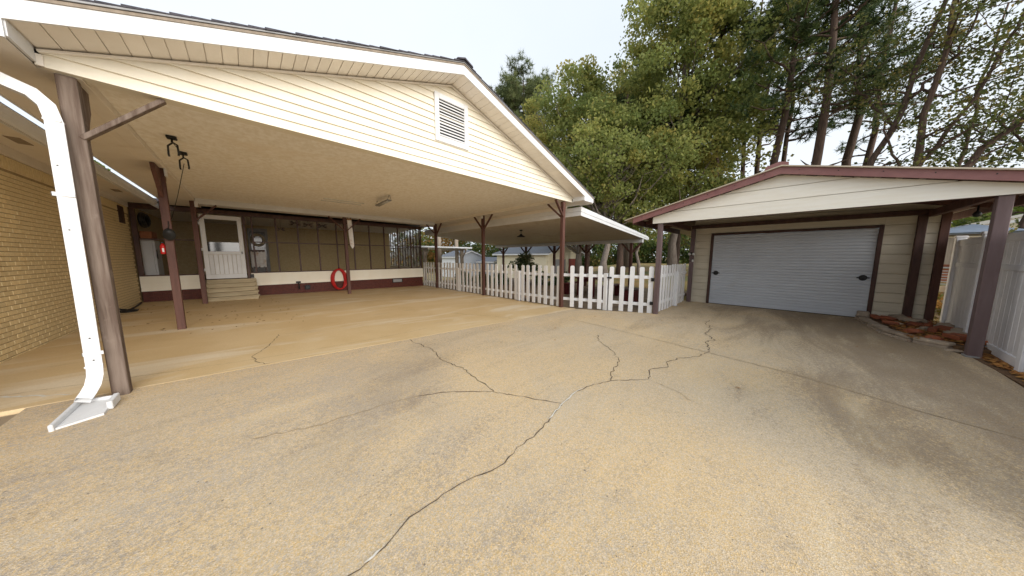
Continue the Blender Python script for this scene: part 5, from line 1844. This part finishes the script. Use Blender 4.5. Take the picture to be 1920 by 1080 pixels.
# slender trunks beneath the canopy, seen under the patio roof
for px, d, r_, lab in ((1087, 26, .22, 'dark trunk just right of the cream outbuilding'), (1103, 23, .16, 'slim dark trunk second from the outbuilding'), (1163, 21, .24, 'brown trunk left of the patio corner post'), (1262, 25, .30, 'thick plain trunk seen above the side picket fence')):
    x, y = at_px(px, d)
    pine(lab, x, y, 12.5, 300 + px, r_, .55, 2.2, 16, 8, tsize=.45, group='bare trunks behind the patio', dead=2)


def mass(name, label, pts, per, lsize, m, seed, clr, tint0):
    rng = np.random.default_rng(seed)
    P, T = [], []
    for c in pts:
        k = int(per * rng.uniform(.6, 1.4))
        q = rng.normal(size=(k, 3))
        q /= np.linalg.norm(q, axis=1)[:, None]
        q *= (rng.uniform(.2, 1, k) ** .5 * clr * rng.uniform(.6, 1.3))[:, None]
        q[:, 2] *= .75
        P.append(np.array(c) + q)
        T.append(np.full(k, (tint0(c) if callable(tint0) else tint0) + rng.normal() * .2) + rng.normal(size=k) * .15)
    me = leaf_mesh(name, np.concatenate(P), lsize, np.concatenate(T), rng, m)
    o = bpy.data.objects.new(name, me)
    COL.objects.link(o)
    return tag(o, label, 'woods', kind='stuff')


rg = np.random.default_rng(99)
pts = []
for i in range(560):
    px = rg.uniform(740, 1330)
    d = rg.uniform(44, 56)
    hmax = 6.5 if px > 1080 else (5.2 if px > 900 else 7.5)
    x, y = at_px(px, d)
    pts.append((x, y, rg.uniform(-1, hmax) * rg.uniform(.5, 1)))
mass('far_woods', 'far green and orange woods closing the yard behind the sheds', pts, 110, .34, L_far, 61, 1.7, lambda c: .75 if math.atan2(c[0], c[1]) < R(34) else .32)
pts = []
for i in range(190):
    x, y = at_px(rg.uniform(1735, 2100), rg.uniform(36, 44))
    pts.append((x, y, rg.uniform(0, 5.2)))
mass('hedgerow', 'yellow green hedgerow behind the neighbour house', pts, 120, .28, L_bright, 62, 1.4, .5)

# shrub before the cream building and a low plant bed behind the fence
x, y = at_px(985, 16.5)
broadleaf('loose flowering shrub in front of the cream outbuilding', x, y, 2.15, .75, .5, 46, 60, .10, L_shrub, 71, trunk_r=.035, tint0=.5, clr=.30, cat='shrub', name='shrub', bark=M_bark)
for px, d, lab in ((868, 15.5, 'low green plant behind the rear picket fence, left of the shrub'), (905, 15.0, 'low green plant beside the middle carport post behind the fence'), (1052, 15.5, 'low green plant behind the front picket fence'), (940, 15.4, 'low pale plant behind the fence left of the flowering shrub'), (1020, 15.2, 'low pale plant behind the fence right of the flowering shrub')):
    x, y = at_px(px, d)
    broadleaf(lab, x, y, .95, .6, .15, 26, 55, .09, L_shrub, 72 + px, trunk_r=.02, tint0=.45, clr=.25, cat='shrub', group='low plants behind the picket fence', name='shrub', bark=M_bark)
for px, d, lab in ((1770, 13.4, 'brown leafed weed between garage and vinyl fence'),):
    x, y = at_px(1745, 12.6)
    broadleaf(lab, x, y, .9, .35, .1, 22, 60, .08, L_far, 90, trunk_r=.02, tint0=.9, clr=.22, cat='shrub', name='shrub', bark=M_bark)

# ivy sprig lying on the house gutter
rng = np.random.default_rng(5)
P = np.array([(-1.80 + rng.normal() * .03, 8.3 + rng.uniform(0, 1.3), 3.13 + abs(rng.normal()) * .03) for _ in range(160)])
me = leaf_mesh('gutter_weeds', P, .06, rng.uniform(.2, .9, 160), rng, L_bright)
o = bpy.data.objects.new('gutter_weeds', me)
COL.objects.link(o)
tag(o, 'small green weeds growing in the house gutter', 'weeds', kind='stuff')
